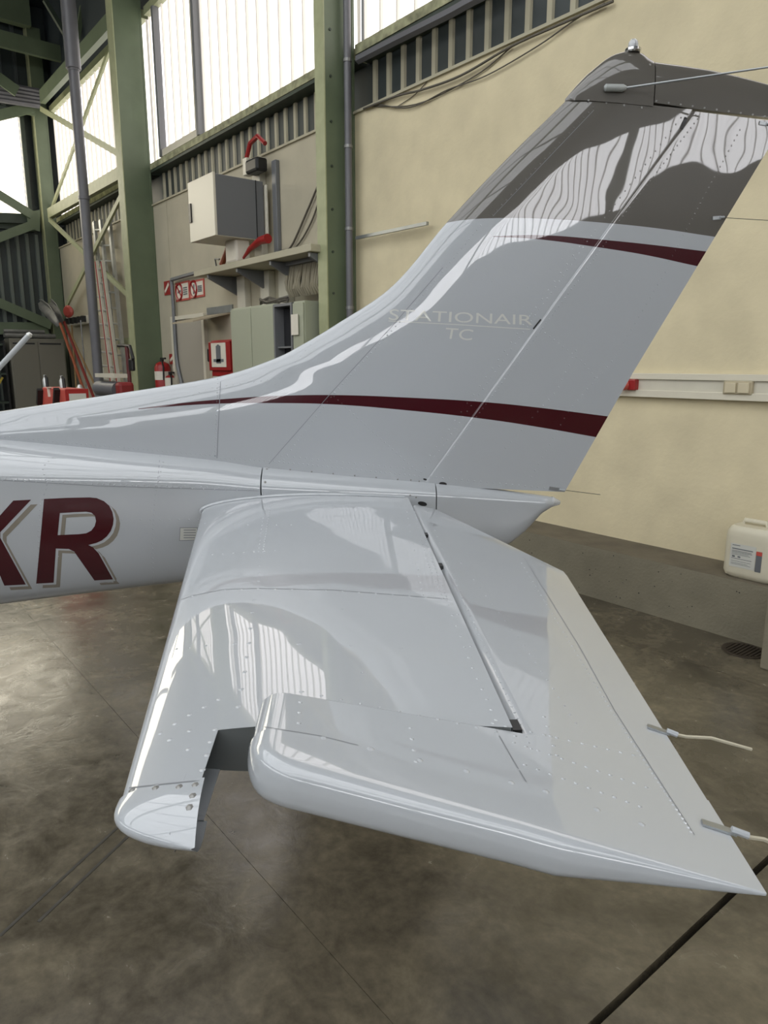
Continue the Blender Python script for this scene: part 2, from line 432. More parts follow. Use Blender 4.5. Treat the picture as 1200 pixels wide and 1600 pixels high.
for z in (4.35, 6.25): MB().lathe((-12.74, 3.9, z), [(.09, 0), (.09, .05)], 16).build('collar', M['grey_pipe'], t, smooth=True)

def brace(name, pts, Y, w_, h, label, m='greencream', plane='Y'):
    f = (lambda p: WY(*p, Y)) if plane == 'Y' else (lambda p: WX(*p, Y))
    a, b = f(pts[0]), f(pts[1])
    o = MB().bar(a, b, w_, h, (0, 1, 0) if plane == 'Y' else (1, 0, 0)).build(name, M[m])
    return tag(o, label, 'beam' if 'beam' in name else 'brace')
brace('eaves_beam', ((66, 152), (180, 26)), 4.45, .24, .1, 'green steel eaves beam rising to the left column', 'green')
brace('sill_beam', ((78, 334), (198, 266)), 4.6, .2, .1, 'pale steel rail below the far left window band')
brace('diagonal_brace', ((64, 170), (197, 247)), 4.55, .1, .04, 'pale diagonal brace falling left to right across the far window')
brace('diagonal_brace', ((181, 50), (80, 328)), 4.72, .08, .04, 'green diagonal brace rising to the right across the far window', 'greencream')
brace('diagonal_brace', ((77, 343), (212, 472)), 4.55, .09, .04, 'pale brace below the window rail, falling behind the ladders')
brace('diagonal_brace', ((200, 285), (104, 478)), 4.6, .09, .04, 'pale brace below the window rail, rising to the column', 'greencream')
brace('tie_beam', ((-60, 45), (107, 88)), -17.0, .3, .1, 'green tie beam crossing the dark gable in the upper left corner', 'green', 'X')
brace('gable_beam', ((-60, 338), (45, 342)), XE+.2, .2, .08, 'dark green rail under the bright gable window', 'darkgreen', 'X')
brace('gable_beam', ((-60, 513), (75, 513)), XE+.2, .26, .08, 'green lower rail across the gable cladding', 'green', 'X')
brace('diagonal_brace', ((-60, 268), (50, 336)), XE+.35, .18, .05, 'green brace crossing the lower corner of the gable window', 'green', 'X')
brace('diagonal_brace', ((-60, 393), (50, 352)), XE+.35, .18, .05, 'green brace under the gable window, rising to the gusset', 'green', 'X')
brace('diagonal_brace', ((-60, 448), (80, 508)), XE+.35, .2, .05, 'green brace across the lower gable cladding', 'green', 'X')
brace('diagonal_brace', ((-60, 195), (50, 168)), XE+.35, .2, .05, 'green brace along the top of the gable window', 'green', 'X')
brace('diagonal_brace', ((-40, 95), (27, 143)), XE+.8, .22, .05, 'dim green brace above the grey roller housing', 'green', 'X')
brace('roof_rod', ((70, 0), (107, 62)), -15.5, .08, .08, 'thin dark roof strut left of the standpipe', 'darkgreen', 'X')
brace('roof_rod', ((130, 0), (121, 62)), -15.5, .08, .08, 'thin dark roof strut right of the standpipe', 'green', 'X')
t = thing('roller_housing', 'ribbed grey roller housing above the gable window', 'housing', WX(30, 150, XE+.5))
for k in range(5):
    a, b = WX(-60, 121+k*6.5, XE+.5), WX(62, 143+k*5.5, XE+.5)
    MB().tube([a, b], .06, 8).build('slat', M['grey_pipe'], t, smooth=True)
o = MB().prism([WX(42, 332, XE+.3), WX(62, 328, XE+.3), WX(62, 362, XE+.3), WX(43, 357, XE+.3)], (.03, 0, 0)).build('gusset_plate', M['green']); tag(o, 'bolted green gusset plate where the gable braces meet the corner column', 'plate')
o = MB().prism([WX(30, 166, XE+.3), WX(55, 168, XE+.3), WX(55, 182, XE+.3), WX(35, 178, XE+.3)], (.03, 0, 0)).build('gusset_plate', M['green']); tag(o, 'green gusset plate at the top of the corner column', 'plate')

# cables and conduit above the cream panel at right
def wcable(name, pts, Y, r, label, m='cable', cat='cable'):
    P = [WY(x, y, Y) for x, y in pts]; Q = []
    for i in range(len(P)-1):
        for k in range(6):
            t_ = i+k/6; Q.append(Vector([hermite([(j, P[j][c]) for j in range(len(P))], t_) for c in range(3)]))
    Q.append(P[-1])
    o = MB().tube(Q, r, 6).build(name, M[m], smooth=True); return tag(o, label, cat)
wcable('cable', [(568, 170), (620, 150), (660, 140), (720, 118), (800, 72), (880, 36), (958, 2)], 4.765, .011, 'dark cable clipped along the top edge of the cream wall')
wcable('cable', [(585, 162), (640, 168), (700, 140), (760, 118), (840, 72), (900, 30), (945, 5)], 4.775, .006, 'upper slack loop of cable below the cream wall edge')
wcable('cable', [(575, 166), (650, 163), (740, 120), (800, 73)], 4.785, .006, 'short slack cable crossing the loops at the wall edge')
wcable('cable', [(620, 167), (648, 148), (672, 122)], 4.79, .004, 'short thin cable end hanging at left of the loops')
wcable('conduit_pipe', [(560, 93), (620, 62), (700, 22), (740, 0), (800, -30)], 4.70, .045, 'grey conduit pipe running under the upper right window sill', 'grey_pipe', 'pipe')
o = MB().bar(WY(557, 372, 4.72), WY(668, 349, 4.72), .03, .03).build('bracket_rod', M['zinc']); tag(o, 'short galvanised rod fixed to the cream wall beside the second column', 'rod')
wcable('cable', [(503, 275), (480, 330), (455, 385), (440, 392)], 4.77, .012, 'grey cable hanging in a curve above the shelf, near the column')
wcable('cable', [(503, 300), (485, 350), (460, 388), (432, 394)], 4.775, .010, 'second grey cable drooping to the shelf below the first')

# ------------------------------------------------------------------ trunking rail with socket and switch
a, b = WY(940, 583, YW), WY(1400, 583, YW)
t = thing('cable_trunking', 'cream two-channel cable trunking along the cream wall', 'trunking', (-2.5, YW, 1.57))
def rail(z0, z1, d, m): return MB().box((-3.6, YW-d, z0), (2.5, YW-.001, z1))
rail(1.612, 1.655, .045, 0).build('upper_channel', M['white_paint'], t, bevel=.003)
rail(1.535, 1.612, .03, 0).build('cover', M['offwhite'], t)
rail(1.485, 1.535, .05, 0).build('lower_channel', M['white_paint'], t, bevel=.003)
p = WY(1155, 606, YW-.03)
t = thing('light_switch', 'cream double rocker switch on the trunking', 'switch', p)
MB().cbox(p-Vector((0, .012, 0)), (.19, .03, .088)).build('frame', mat('switch_frame', (.45, .39, .26), .4), t, bevel=.006)
for dx in (-.043, .043): MB().cbox(p+Vector((dx, -.032, 0)), (.072, .012, .066)).build('rocker', mat('switch_cream', (.60, .53, .37), .35), t, bevel=.003)
p = WY(985, 601, YW-.05)
t = thing('wall_socket', 'dark red industrial socket on the trunking beside the rudder', 'socket', p)
MB().cbox(p+Vector((.02, 0, 0)), (.07, .06, .08)).build('body', M['red'], t, bevel=.01)
MB().lathe(p+Vector((-.015, -.02, -.002)), [(.034, 0), (.037, .02), (.037, .06), (.028, .062), (.02, .05)], 16, (-.55, -.83, -.1)).build('cap', M['redfade'], t, smooth=True)

# jerrycan on the curb
jl = WY(1127, 893, 4.47); zt = .385
jx0, jx1 = WY(1127, 860, 4.45).x, WY(1218, 860, 4.45).x
t = thing('jerrycan', 'translucent white plastic canister with blue cap standing on the concrete curb', 'canister', ((jx0+jx1)/2, 4.57, zt))
jh = .335; W2 = (jx1-jx0)/2; xc = (jx0+jx1)/2
rows = []
for (h, sw, sd) in ((0, .80, .8), (.012, .93, .93), (.04, 1, 1), (.10, 1, 1), (.25, 1, 1), (.295, .97, 1), (.325, .88, .9), (.335, .8, .8)):
    r = []
    for k in range(32):
        a_ = 2*pi*k/32; ca, sa = cos(a_), sin(a_); e = 2/5
        r.append(Vector((xc+W2*sw*abs(ca)**e*(1 if ca > 0 else -1), 4.57+.115*sd*abs(sa)**e*(1 if sa > 0 else -1), zt+h)))
    rows.append(r)
mb = MB().grid(rows, closed=True); mb.add(rows[0], [tuple(range(32))]); mb.add(rows[-1], [tuple(range(32))])
mb.build('body', M['can'], t, smooth=True)
MB().tube([(xc-W2*.62, 4.57, zt+.32), (xc-W2*.55, 4.57, zt+.36), (xc+W2*.2, 4.57, zt+.36), (xc+W2*.3, 4.57, zt+.32)], .016, 10).build('handle', M['can'], t, smooth=True)
MB().lathe((xc+W2*.7, 4.55, zt+.315), [(.04, 0), (.04, .035), (.034, .042)], 16).build('cap', M['blue'], t, smooth=True, label='dark blue screw cap')
lb = MB().box((xc-W2*.68, 4.4535, zt+.075), (xc+W2*.22, 4.4545, zt+.225)).build('paper_label', M['lab'], t, label='printed paper label')
ink = MB()
for k, (h, l, th_) in enumerate(((.213, .28, .004), (.19, .74, .006), (.178, .7, .003), (.17, .72, .003), (.162, .6, .0022), (.154, .66, .0022), (.128, .72, .003), (.112, .7, .002), (.1, .6, .002), (.092, .7, .002))):
    ink.box((xc-W2*.62, 4.4525, zt+h), (xc-W2*.62+W2*l, 4.4533, zt+h+th_))
ink.box((xc-W2*.6, 4.4525, zt+.137), (xc-W2*.5, 4.4533, zt+.148)); ink.box((xc-W2*.4, 4.4525, zt+.138), (xc-W2*.3, 4.4533, zt+.147))
ink.build('print', M['ink'], lb)
MB().box((xc+W2*.24, 4.4525, zt+.07), (xc+W2*.44, 4.4545, zt+.20)).build('colour_bar', M['ink'], t)
MB().box((xc+W2*.24, 4.452, zt+.175), (xc+W2*.44, 4.4524, zt+.2)).build('red_mark', M['redfade'], t)

# ------------------------------------------------------------------ bay with the hanging cabinet
# wall cabinet: front faces -Y... its narrow bright side faces +X? build as a deep box on the wall
p0 = WY(345, 375, 4.05)
def cabinet_wall():
    # bright door faces the hall (-Y), grey side faces +X
    yf = 4.02
    a = WY(297, 275, yf); b = WY(333, 270, yf); c = WY(301, 378, yf)
    x1 = b.x; x0 = WY(297, 330, yf).x; z1 = WY(333, 270, yf).z; z0 = WY(338, 366, yf).z
    t = thing('wall_cabinet', 'white metal cabinet with grey side hanging high on the wall above the shelf', 'cabinet', ((x0+x1)/2, 4.4, z0))
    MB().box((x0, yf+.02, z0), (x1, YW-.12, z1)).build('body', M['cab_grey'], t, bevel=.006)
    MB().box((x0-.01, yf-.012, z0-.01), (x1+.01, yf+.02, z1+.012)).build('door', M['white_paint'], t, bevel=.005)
    MB().box((x0+.0, yf+.022, z0-.006), (x1, YW-.13, z0-.001)).build('base_plate', M['offwhite'], t)
    MB().box((x1, yf+.55, z0), (x1+.006, yf+.56, z1)).build('side_seam', M['dark'], t)
    MB().box((x0+.02, yf-.03, (z0+z1)/2-.12), (x0+.08, yf-.01, (z0+z1)/2+.1)).build('handle', M['black'], t)
cabinet_wall()
# vertical trunking with red strap and black clamp
p = WY(408, 250, 4.74)
t = thing('cable_riser', 'pale cable riser with red strap and black clamp beside the hanging cabinet', 'trunking', (p.x, YW, 2.9))
z1 = WY(400, 245, 4.7).z
MB().box((p.x-.20, 4.71, 2.97), (p.x+.0, YW-.001, z1)).build('duct', M['offwhite'], t, bevel=.01)
MB().box((p.x+.24, 4.74, 2.97), (p.x+.34, YW-.001, z1-.1)).build('side_duct', M['cab_grey'], t, bevel=.01)
MB().box((p.x-.02, 4.695, z1-.95), (p.x+.16, 4.74, z1-.35)).build('cover_box', M['offwhite'], t, bevel=.04)
MB().tube([(p.x-.22, 4.66, z1+.02), (p.x-.12, 4.66, z1+.16), (p.x+.08, 4.66, z1+.2), (p.x+.25, 4.66, z1+.08)], .028, 8).build('strap', M['red'], t, smooth=True, label='red strap')
MB().cbox((p.x+.05, 4.64, z1-.14), (.3, .16, .16)).build('clamp', M['black'], t, bevel=.03)
MB().cbox((p.x-.12, 4.62, z1-.12), (.1, .1, .2)).build('bracket', M['white_paint'], t, bevel=.01)

# shelf with brackets
yf = 4.30
zs = 2.96; xl = WY(303, 437, yf).x; xr = -6.62
t = thing('wall_shelf', 'long pale metal shelf on dark brackets above the green cabinets', 'shelf', ((xl+xr)/2, 4.6, zs))
MB().box((xl, yf, zs-.075), (xr, YW-.001, zs)).build('board', M['rib'], t, bevel=.006)
for k in range(4):
    x = xl+.35+k*(xr-xl-.45)/3
    MB().prism([(x, YW-.001, zs-.08), (x, yf+.03, zs-.08), (x, yf+.03, zs-.12), (x, YW-.04, zs-.32), (x, YW-.001, zs-.32)], (.04, 0, 0)).build('bracket', M['cab_grey'], t)
def on_shelf(px, y=4.42): return Vector((WY(px, 415, y).x, y, zs))
q = on_shelf(398)
t = thing('signal_horn', 'red curved horn shaped tool lying on the long shelf', 'horn', q)
MB().tube([q+Vector((-.28, 0, .05)), q+Vector((-.1, 0, .14)), q+Vector((.15, 0, .2)), q+Vector((.34, 0, .2))], [.015, .03, .045, .055], 12).build('body', M['red'], t, smooth=True)
q = on_shelf(372)
t = thing('paper_box', 'crumpled white box standing on the long shelf beneath the cabinet', 'box', q)
MB().cbox(q+Vector((0, 0, .14)), (.3, .2, .28)).build('body', M['sign'], t, bevel=.03)
MB().cbox(q+Vector((0, 0, .285)), (.3, .205, .012)).build('lid', M['offwhite'], t)
q = on_shelf(352)
t = thing('spray_gun', 'orange rust coloured tool leaning on the shelf left of the white box', 'tool', q)
MB().tube([q+Vector((-.1, 0, .03)), q+Vector((0, .03, .2)), q+Vector((.08, .05, .33))], [.04, .03, .04], 8).build('body', M['orange'], t, smooth=True)
MB().tube([q+Vector((-.22, -.02, .03)), q+Vector((-.25, -.02, .12)), q+Vector((-.12, -.02, .1))], .012, 6).build('handle', M['steel'], t, smooth=True)

# bundle of hoses hanging at the column
x0, x1 = WY(453, 430, 4.6).x, WY(504, 430, 4.6).x
t = thing('hose_bundle', 'bundle of pale hoses hanging below the shelf at the green column', 'hoses', ((x0+x1)/2, 4.6, 2.4))
MB().box((x0-.05, 4.52, 2.84), (x1, 4.68, 2.88)).build('hanger', M['cab_grey'], t)
for k in range(15):
    x = x0+(x1-x0)*(k+.5)/15; j = random.uniform(-.015, .015)
    MB().tube([(x, 4.6, 2.86), (x+j, 4.55+random.uniform(-.02, .02), 2.66), (x+j*.4, 4.55, 2.58), (x-j, 4.6, 2.50)], .022, 8).build('hose', M['hose'], t, smooth=True)

# floor standing cabinets under the shelf
def floor_cab(pxl, pxr, ytop, label, m, yf=4.28, doors=2, open_=False, name='metal_cabinet'):
    x0 = WY(pxl, 500, yf).x; x1 = WY(pxr, 500, yf).x; z1 = WY((pxl+pxr)/2, ytop, yf).z
    t = thing(name, label, 'cabinet', ((x0+x1)/2, (yf+YW)/2, 0))
    if open_:
        mb = MB(); mb.box((x0, yf, 0), (x0+.03, YW-.002, z1)); mb.box((x1-.03, yf, 0), (x1, YW-.002, z1))
        mb.box((x0+.03, yf, z1-.03), (x1-.03, YW-.002, z1)); mb.box((x0+.03, YW-.03, 0), (x1-.03, YW-.002, z1-.03))
        mb.build('body', m, t)
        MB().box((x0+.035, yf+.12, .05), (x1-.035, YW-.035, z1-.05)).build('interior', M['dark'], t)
        for k in range(5): MB().box((x0+.035, yf+.03, .3+k*.4), (x1-.035, yf+.12, .32+k*.4)).build('shelf', M['cab_grey'], t)
    else:
        MB().box((x0, yf+.02, 0), (x1, YW-.002, z1)).build('body', m, t, bevel=.006)
        wd = (x1-x0)/doors
        for k in range(doors):
            d = MB().box((x0+k*wd+.006, yf, .06), (x0+(k+1)*wd-.006, yf+.018, z1-.02)).build('door', m, t, bevel=.004)
            MB().cbox((x0+(k+(.85 if k == 0 else .15))*wd, yf-.012, z1*.55), (.025, .02, .12)).build('handle', M['steel'], d)
    return t, x0, x1, z1
t, x0, x1, z1 = floor_cab(360, 427, 478, 'pale green two-door metal cabinet under the shelf, left of the dark locker', M['cab_green'])
floor_cab(427, 456, 474, 'dark open locker between the two pale green cabinets', M['cab_grey'], open_=True, name='open_locker')
t2, a2, b2, z2 = floor_cab(457, 474, 470, 'pale green metal cabinet beside the green column, right of the dark locker', M['cab_green'], doors=1)
MB().cbox((b2-.15, 4.262, z2-.25), (.14, .008, .22)).build('sticker', M['sign'], t2)
t = thing('cable_coil', 'tangle of dark cables lying on top of the green cabinets', 'cable', (x1-.2, 4.4, z1))
MB().tube([Vector((x1-.25+.3*cos(a_*.8), 4.44+.1*sin(a_*.8), z1+.03+.05*(a_%3)/2)) for a_ in range(20)], .013, 6).build('coil', M['cable'], t, smooth=True)
# vertical pale posts between shelf and cabinets
for i, px in enumerate((376, 413, 442)):
    xq = WY(px, 470, 4.7).x
    o = MB().box((xq-.1, 4.70, 2.2), (xq+.12, YW-.001, 2.88)).build('wall_post', M['offwhite'], bevel=.008)
    tag(o, ('cream wall post under the shelf at the left', 'cream wall post under the middle of the shelf', 'cream wall post under the shelf next to the hoses')[i], 'post')

# hinged flap and electric box left of the green cabinet
q = WY(345, 500, 4.5)
t = thing('lifted_flap', 'beige board hinged open like an awning beside the green cabinet', 'flap', (q.x, 4.6, q.z))
a, b = WY(326, 497, YW-.01), WY(362, 484, YW-.01)
zf = WY(345, 492, YW).z
xa, xb = WY(325, 490, YW).x, WY(360, 490, YW).x
MB().prism([(xa, YW-.002, zf), (xb, YW-.002, zf), (xb-.05, YW-.55, zf-.13), (xa-.05, YW-.55, zf-.13)], (0, 0, .02)).build('board', mat('flap_board', (.42, .36, .25), .6), t)
MB().box((xa, YW-.02, zf+.02), (xb+.1, YW-.001, zf+.12)).build('hinge_rail', M['zinc'], t)
# red hydrant box
xh0, xh1 = WY(328, 555, 4.55).x, WY(361, 555, 4.55).x; zh1 = WY(345, 531, 4.55).z; zh0 = WY(345, 577, 4.55).z
t = thing('fire_hose_box', 'red fire hydrant box with white pictogram panel on the wall', 'fire box', ((xh0+xh1)/2, 4.7, zh0))
MB().box((xh0, 4.57, zh0-.1), (xh1, YW-.002, zh1)).build('body', M['red'], t, bevel=.01)
MB().box((xh0-.02, 4.54, zh0-.02), (xh1-.02, 4.57, zh1-.02)).build('door', M['red'], t, bevel=.01)
xm = (xh0+xh1)/2; zm = (zh0+zh1)/2
sg = MB().box((xm-.25, 4.534, zm-.17), (xm+.2, 4.54, zm+.16)).build('pictogram_panel', M['sign'], t, label='white pictogram panel')
mb = MB(); mb.box((xm-.09, 4.530, zm-.12), (xm+.05, 4.534, zm+.12)); mb.lathe((xm-.02, 4.533, zm+.08), [(.06, 0), (.06, .004)], 12, (0, -1, 0))
mb.box((xm-.18, 4.530, zm-.1), (xm+.13, 4.534, zm-.06)); mb.build('pictogram', M['ink'], sg)
MB().cbox((xh0-.06, 4.6, zm), (.09, .1, .2)).build('lever', M['black'], t, bevel=.02)
MB().box((xh0-.28, 4.7, zh0-.28), (xh0+.1, YW-.002, zh0-.04)).build('lower_box', M['redfade'], t, bevel=.01)
MB().box((xh0-.24, 4.69, zh0-.25), (xh0-.02, 4.70, zh0-.09)).build('notice', M['sign'], t)

# door with frame
xd0, xd1 = WY(278, 560, YW).x, WY(323, 560, YW).x; zd = WY(283, 500, YW).z
d2 = thing_struct('door_2')
MB().box((xd0, YW-.03, 0), (xd1, YW-.002, zd)).build('door_leaf', mat('door_beige', (.36, .33, .27), .6), d2)
MB().box((xd0-.08, YW-.06, 0), (xd0, YW-.001, zd+.06)).box((xd1, YW-.06, 0), (xd1+.08, YW-.001, zd+.06)).box((xd0, YW-.06, zd), (xd1, YW-.001, zd+.06)).build('door_frame', M['white_paint'], d2)
MB().cbox((xd0+.15, YW-.05, 1.05), (.12, .04, .03)).build('door_handle', M['steel'], d2)
wcable('conduit_pipe', [(268, 438), (271, 480), (276, 560), (284, 600)], 4.74, .03, 'grey conduit running down the wall between column and door', 'cab_grey', 'pipe')
wcable('conduit_pipe', [(268, 437), (300, 428), (340, 419)], 4.72, .03, 'grey conduit running along the wall to the shelf end', 'cab_grey', 'pipe')

# signs
def sign(name, px, Y, label, glyph):
    (x0, y0), (x1, y1) = px
    a = WY(x0, y1, Y); b = WY(x1, y0, Y); a.z = WY((x0+x1)/2, y1, Y).z; b.z = WY((x0+x1)/2, y0, Y).z
    t = thing(name, label, 'sign', ((a.x+b.x)/2, Y, a.z))
    MB().box((a.x, Y, a.z), (b.x, YW-.001, b.z)).build('plate', M['redfade'] if glyph != 'e' else M['red'], t)
    if glyph == 'e':
        MB().bar((a.x+.04, Y-.004, a.z+.05), (b.x-.04, Y-.004, b.z-.05), .004, .05).build('mark', M['sign'], t); return
    MB().box((a.x+.03, Y-.004, a.z+.03), (b.x-.03, Y, b.z-.03)).build('face', M['sign'], t)
    c = Vector((a.x+(b.x-a.x)*.3, Y-.006, (a.z+b.z)/2)); R = .12
    ring = [c+Vector((R*cos(k*pi/12), 0, R*sin(k*pi/12))) for k in range(25)]
    MB().tube(ring, .018, 5).bar(c+Vector((-.08, 0, .08)), c+Vector((.08, 0, -.08)), .006, .03).build('prohibition_ring', M['red'], t)
    if glyph == 'a': MB().bar(c+Vector((-.06, .001, -.01)), c+Vector((.06, .001, .01)), .006, .03).build('pictogram', M['ink'], t)
    else: MB().bar(c+Vector((-.0, .001, -.07)), c+Vector((.02, .001, .07)), .006, .04).build('pictogram', M['ink'], t)
    mb = MB()
    for k in range(4):
        z = b.z-.09-k*(b.z-a.z-.16)/4; mb.box((a.x+(b.x-a.x)*.6, Y-.007, z-.02), (a.x+(b.x-a.x)*.88, Y-.005, z))
    mb.build('lettering', M['ink'], t)
sign('prohibition_sign', ((275, 440), (295, 470)), 4.785, 'left red-bordered prohibition sign on the wall below the shelf end', 'a')
sign('prohibition_sign', ((297, 437), (318, 465)), 4.785, 'right red-bordered prohibition sign on the wall below the shelf end', 'b')
sign('fire_sign', ((257, 439), (265, 461)), 4.785, 'small plain red sign right beside the left column', 'e')
sign('extinguisher_sign', ((265, 553), (272, 569)), 4.785, 'small red extinguisher sign above the extinguisher by the door', 'e')

def extinguisher(px, py, Y, h, label, r=.085):
    q = WY(px, py, Y); t = thing('fire_extinguisher', label, 'extinguisher', (q.x, Y, q.z-h))
    b = Vector((q.x, Y, q.z-h))
    MB().lathe(b, [(r*.85, 0), (r, .02), (r, h*.78), (r*.8, h*.88), (r*.35, h*.94)], 16).build('cylinder', M['red'], t, smooth=True)
    MB().lathe(b+Vector((0, 0, h*.93)), [(.03, 0), (.03, .05)], 10).build('valve', M['black'], t)
    MB().cbox(b+Vector((.05, 0, h+.02)), (.2, .03, .03)).build('handle', M['black'], t, bevel=.005)
    MB().tube([b+Vector((.04, -.02, h*.97)), b+Vector((.14, -.04, h*.8)), b+Vector((.13, -.04, h*.4))], .014, 8).build('hose', M['black'], t, smooth=True)
    MB().lathe(b+Vector((0, 0, h*.4)), [(r+.002, 0), (r+.002, .14)], 16).build('label_band', M['sign'], t)
extinguisher(253, 562, 4.66, .55, 'red fire extinguisher hanging at the foot of the left column', .13)
extinguisher(266, 584, 4.70, .34, 'smaller red extinguisher lower right of the hanging one', .09)

# ------------------------------------------------------------------ ladders and garden tools by the standpipe
def ladder(stiles, yt, yb, label, rail_m, rung_m, n, stripes=(), rw=.07):
    """stiles: (top px, bottom px) of each side rail, left to right"""
    ends = []
    for tp, bp in stiles:
        p, q = WY(*tp, yt), WY(*bp, yb); d = q-p; ends.append((p, p+d*((.02-p.z)/d.z)))
    t = thing('ladder', label, 'ladder', ((ends[0][1].x+ends[-1][1].x)/2, ends[0][1].y, 0))
    for i, (p, q) in enumerate(ends):
        o = MB().bar(p, q, rw, .05, (0, 1, 0)).build('stile', rail_m, t)
        if i in stripes: MB().bar(p+Vector((0, -.03, 0)), q+Vector((0, -.03, 0)), rw*.3, .006, (0, 1, 0)).build('stripe', M['red'], o)
    for k in range(n):
        f = (k+.5)/n; MB().tube([ends[0][0].lerp(ends[0][1], f), ends[-1][0].lerp(ends[-1][1], f)], .018, 6).build('rung', rung_m, t)
ladder([((147, 347), (170, 560)), ((157, 344), (184, 590)), ((171, 346), (196, 590))], 4.70, 4.58, 'tall bare aluminium ladder leaning on the wall, upper of the two', M['alu'], M['alu'], 15, (), .1)
ladder([((139, 411), (160, 590)), ((151, 409), (174, 590)), ((160, 409), (184, 590))], 4.52, 4.40, 'shorter white ladder with red striped rails left of the tall one', M['offwhite'], M['alu'], 14, (1, 2), .11)
o = MB().box((WY(187, 500, 4.7).x-.25, 4.72, 2.0), (WY(187, 500, 4.7).x+1.0, YW-.001, 2.2)).build('wall_rail', M['greencream']); tag(o, 'short pale rail on the wall behind the ladders', 'rail')

# tool rail with hanging tools
q0, q1 = WY(102, 503, 4.6), WY(140, 503, 4.6)
t = thing('tool_rail', 'pale tool rail with clips on the wall left of the ladders', 'rail', ((q0.x+q1.x)/2, 4.7, q0.z))
MB().box((q0.x, 4.62, q0.z-.09), (q1.x, YW-.001, q0.z+.07)).build('board', M['offwhite'], t)
for k in range(5): MB().cbox((q0.x+.2+k*.3, 4.58, q0.z+.0), (.1, .08, .12)).build('clip', M['black'], t)
q = WY(109, 487, 4.55)
t = thing('red_reflector', 'round pinkish red lamp disc above the tool rail', 'lamp', q)
MB().lathe(q, [(.03, -.02), (.11, 0), (.13, .05), (.09, .09)], 16, (.5, -.85, 0)).build('disc', M['redfade'], t, smooth=True)
MB().bar(q, q-Vector((0, 0, .3)), .04, .04).build('stem', M['steel'], t)
def pole_tool(name, label, cat, top, bot, m, head=None, Y=4.2, r=.028, Yb=None):
    a, b = WY(*top, Y), WY(*bot, Yb or Y); d = b-a; b = a+d*((.02-a.z)/d.z)
    t = thing(name, label, cat, b)
    MB().tube([a, b], r, 8).build('shaft', m, t, smooth=True)
    if head:
        h = [WY(x, y, Y) for x, y in head]
        mb = MB(); rows = []
        for i, p in enumerate(h):
            ww = (.09, .17, .19, .17, .07)[min(i, 4)]
            rows.append([p+Vector((ww*u*.8, -ww*.5*abs(u), ww*.5*u)) for u in (-1, -.5, 0, .5, 1)])
        mb.grid(rows); 
        o = mb.build('blade', M['steel'], t, smooth=True)
        s_ = o.modifiers.new('solid', 'SOLIDIFY'); s_.thickness = .01
    return t
pole_tool('snow_shovel', 'wide grey bladed shovel with dark red shaft, leftmost leaning tool', 'shovel', (94, 505), (124, 590), M['orange'], [(94, 507), (88, 495), (80, 484), (70, 476), (63, 471)], 4.05)
pole_tool('snow_shovel', 'second grey bladed shovel with red shaft behind the leftmost one', 'shovel', (100, 503), (137, 597), mat('dull_red', (.2, .015, .01), .5), [(100, 505), (97, 493), (92, 483), (85, 475), (80, 471)], 4.2)
pole_tool('broom_handle', 'thin yellow wooden shaft leaning beside the red shovels', 'shaft', (103, 507), (146, 597), M['wood'], None, 4.3, .02)
pole_tool('hanging_rake', 'thin brown shaft hanging from the tool rail, near its middle', 'rake', (112, 508), (118, 590), M['wood'], None, 4.5, .018)
pole_tool('hanging_rod', 'thin grey rod hanging from the right end of the tool rail', 'rod', (126, 500), (134, 590), M['steel'], None, 4.5, .015)
# hand pump / trolley beside the ladder foot
q = WY(196, 540, 3.75)
t = thing('sack_truck', 'dark red sack truck with curved handle behind the ladder feet', 'trolley', (q.x, 3.75, 0))
MB().tube([WY(185, 540, 3.75), WY(194, 540, 3.75), WY(203, 541, 3.75), WY(208, 560, 3.75), WY(205, 574, 3.75)], .025, 8).build('handle', M['black'], t, smooth=True)
a = WY(198, 541, 3.75); MB().tube([a, Vector((a.x+.05, 3.75, .3))], .03, 8).build('post', mat('dark_red', (.1, .015, .015), .5), t, smooth=True)
MB().cbox(WY(206, 570, 3.75), (.14, .06, .18)).build('grip', M['black'], t, bevel=.02)
MB().cbox((a.x+.05, 3.75, .16), (.5, .3, .3)).build('chassis', M['black'], t, bevel=.03)
qa, qb = WY(155, 597, 3.1), WY(198, 590, 3.1)
t = thing('floor_sweeper', 'dark machine with grey roller and red end behind the fuselage ridge', 'machine', ((qa.x+qb.x)/2, 3.1, 0))
MB().tube([Vector((qa.x, 3.1, 1.40)), Vector((qb.x-.3, 3.1, 1.40))], .1, 14).build('roller', M['grey_pipe'], t, smooth=True)
MB().box((qa.x+.1, 3.02, 1.55), (qb.x-.2, 3.18, 1.6)).build('top_bar', M['offwhite'], t)
MB().box((qa.x+.0, 3.0, 0), (qb.x+.1, 3.4, 1.26)).build('body', M['black'], t, bevel=.04)
MB().cbox((qb.x-.1, 3.1, 1.40), (.16, .2, .2)).build('end_cap', mat('cap_red', (.2, .01, .01), .5), t, bevel=.04)

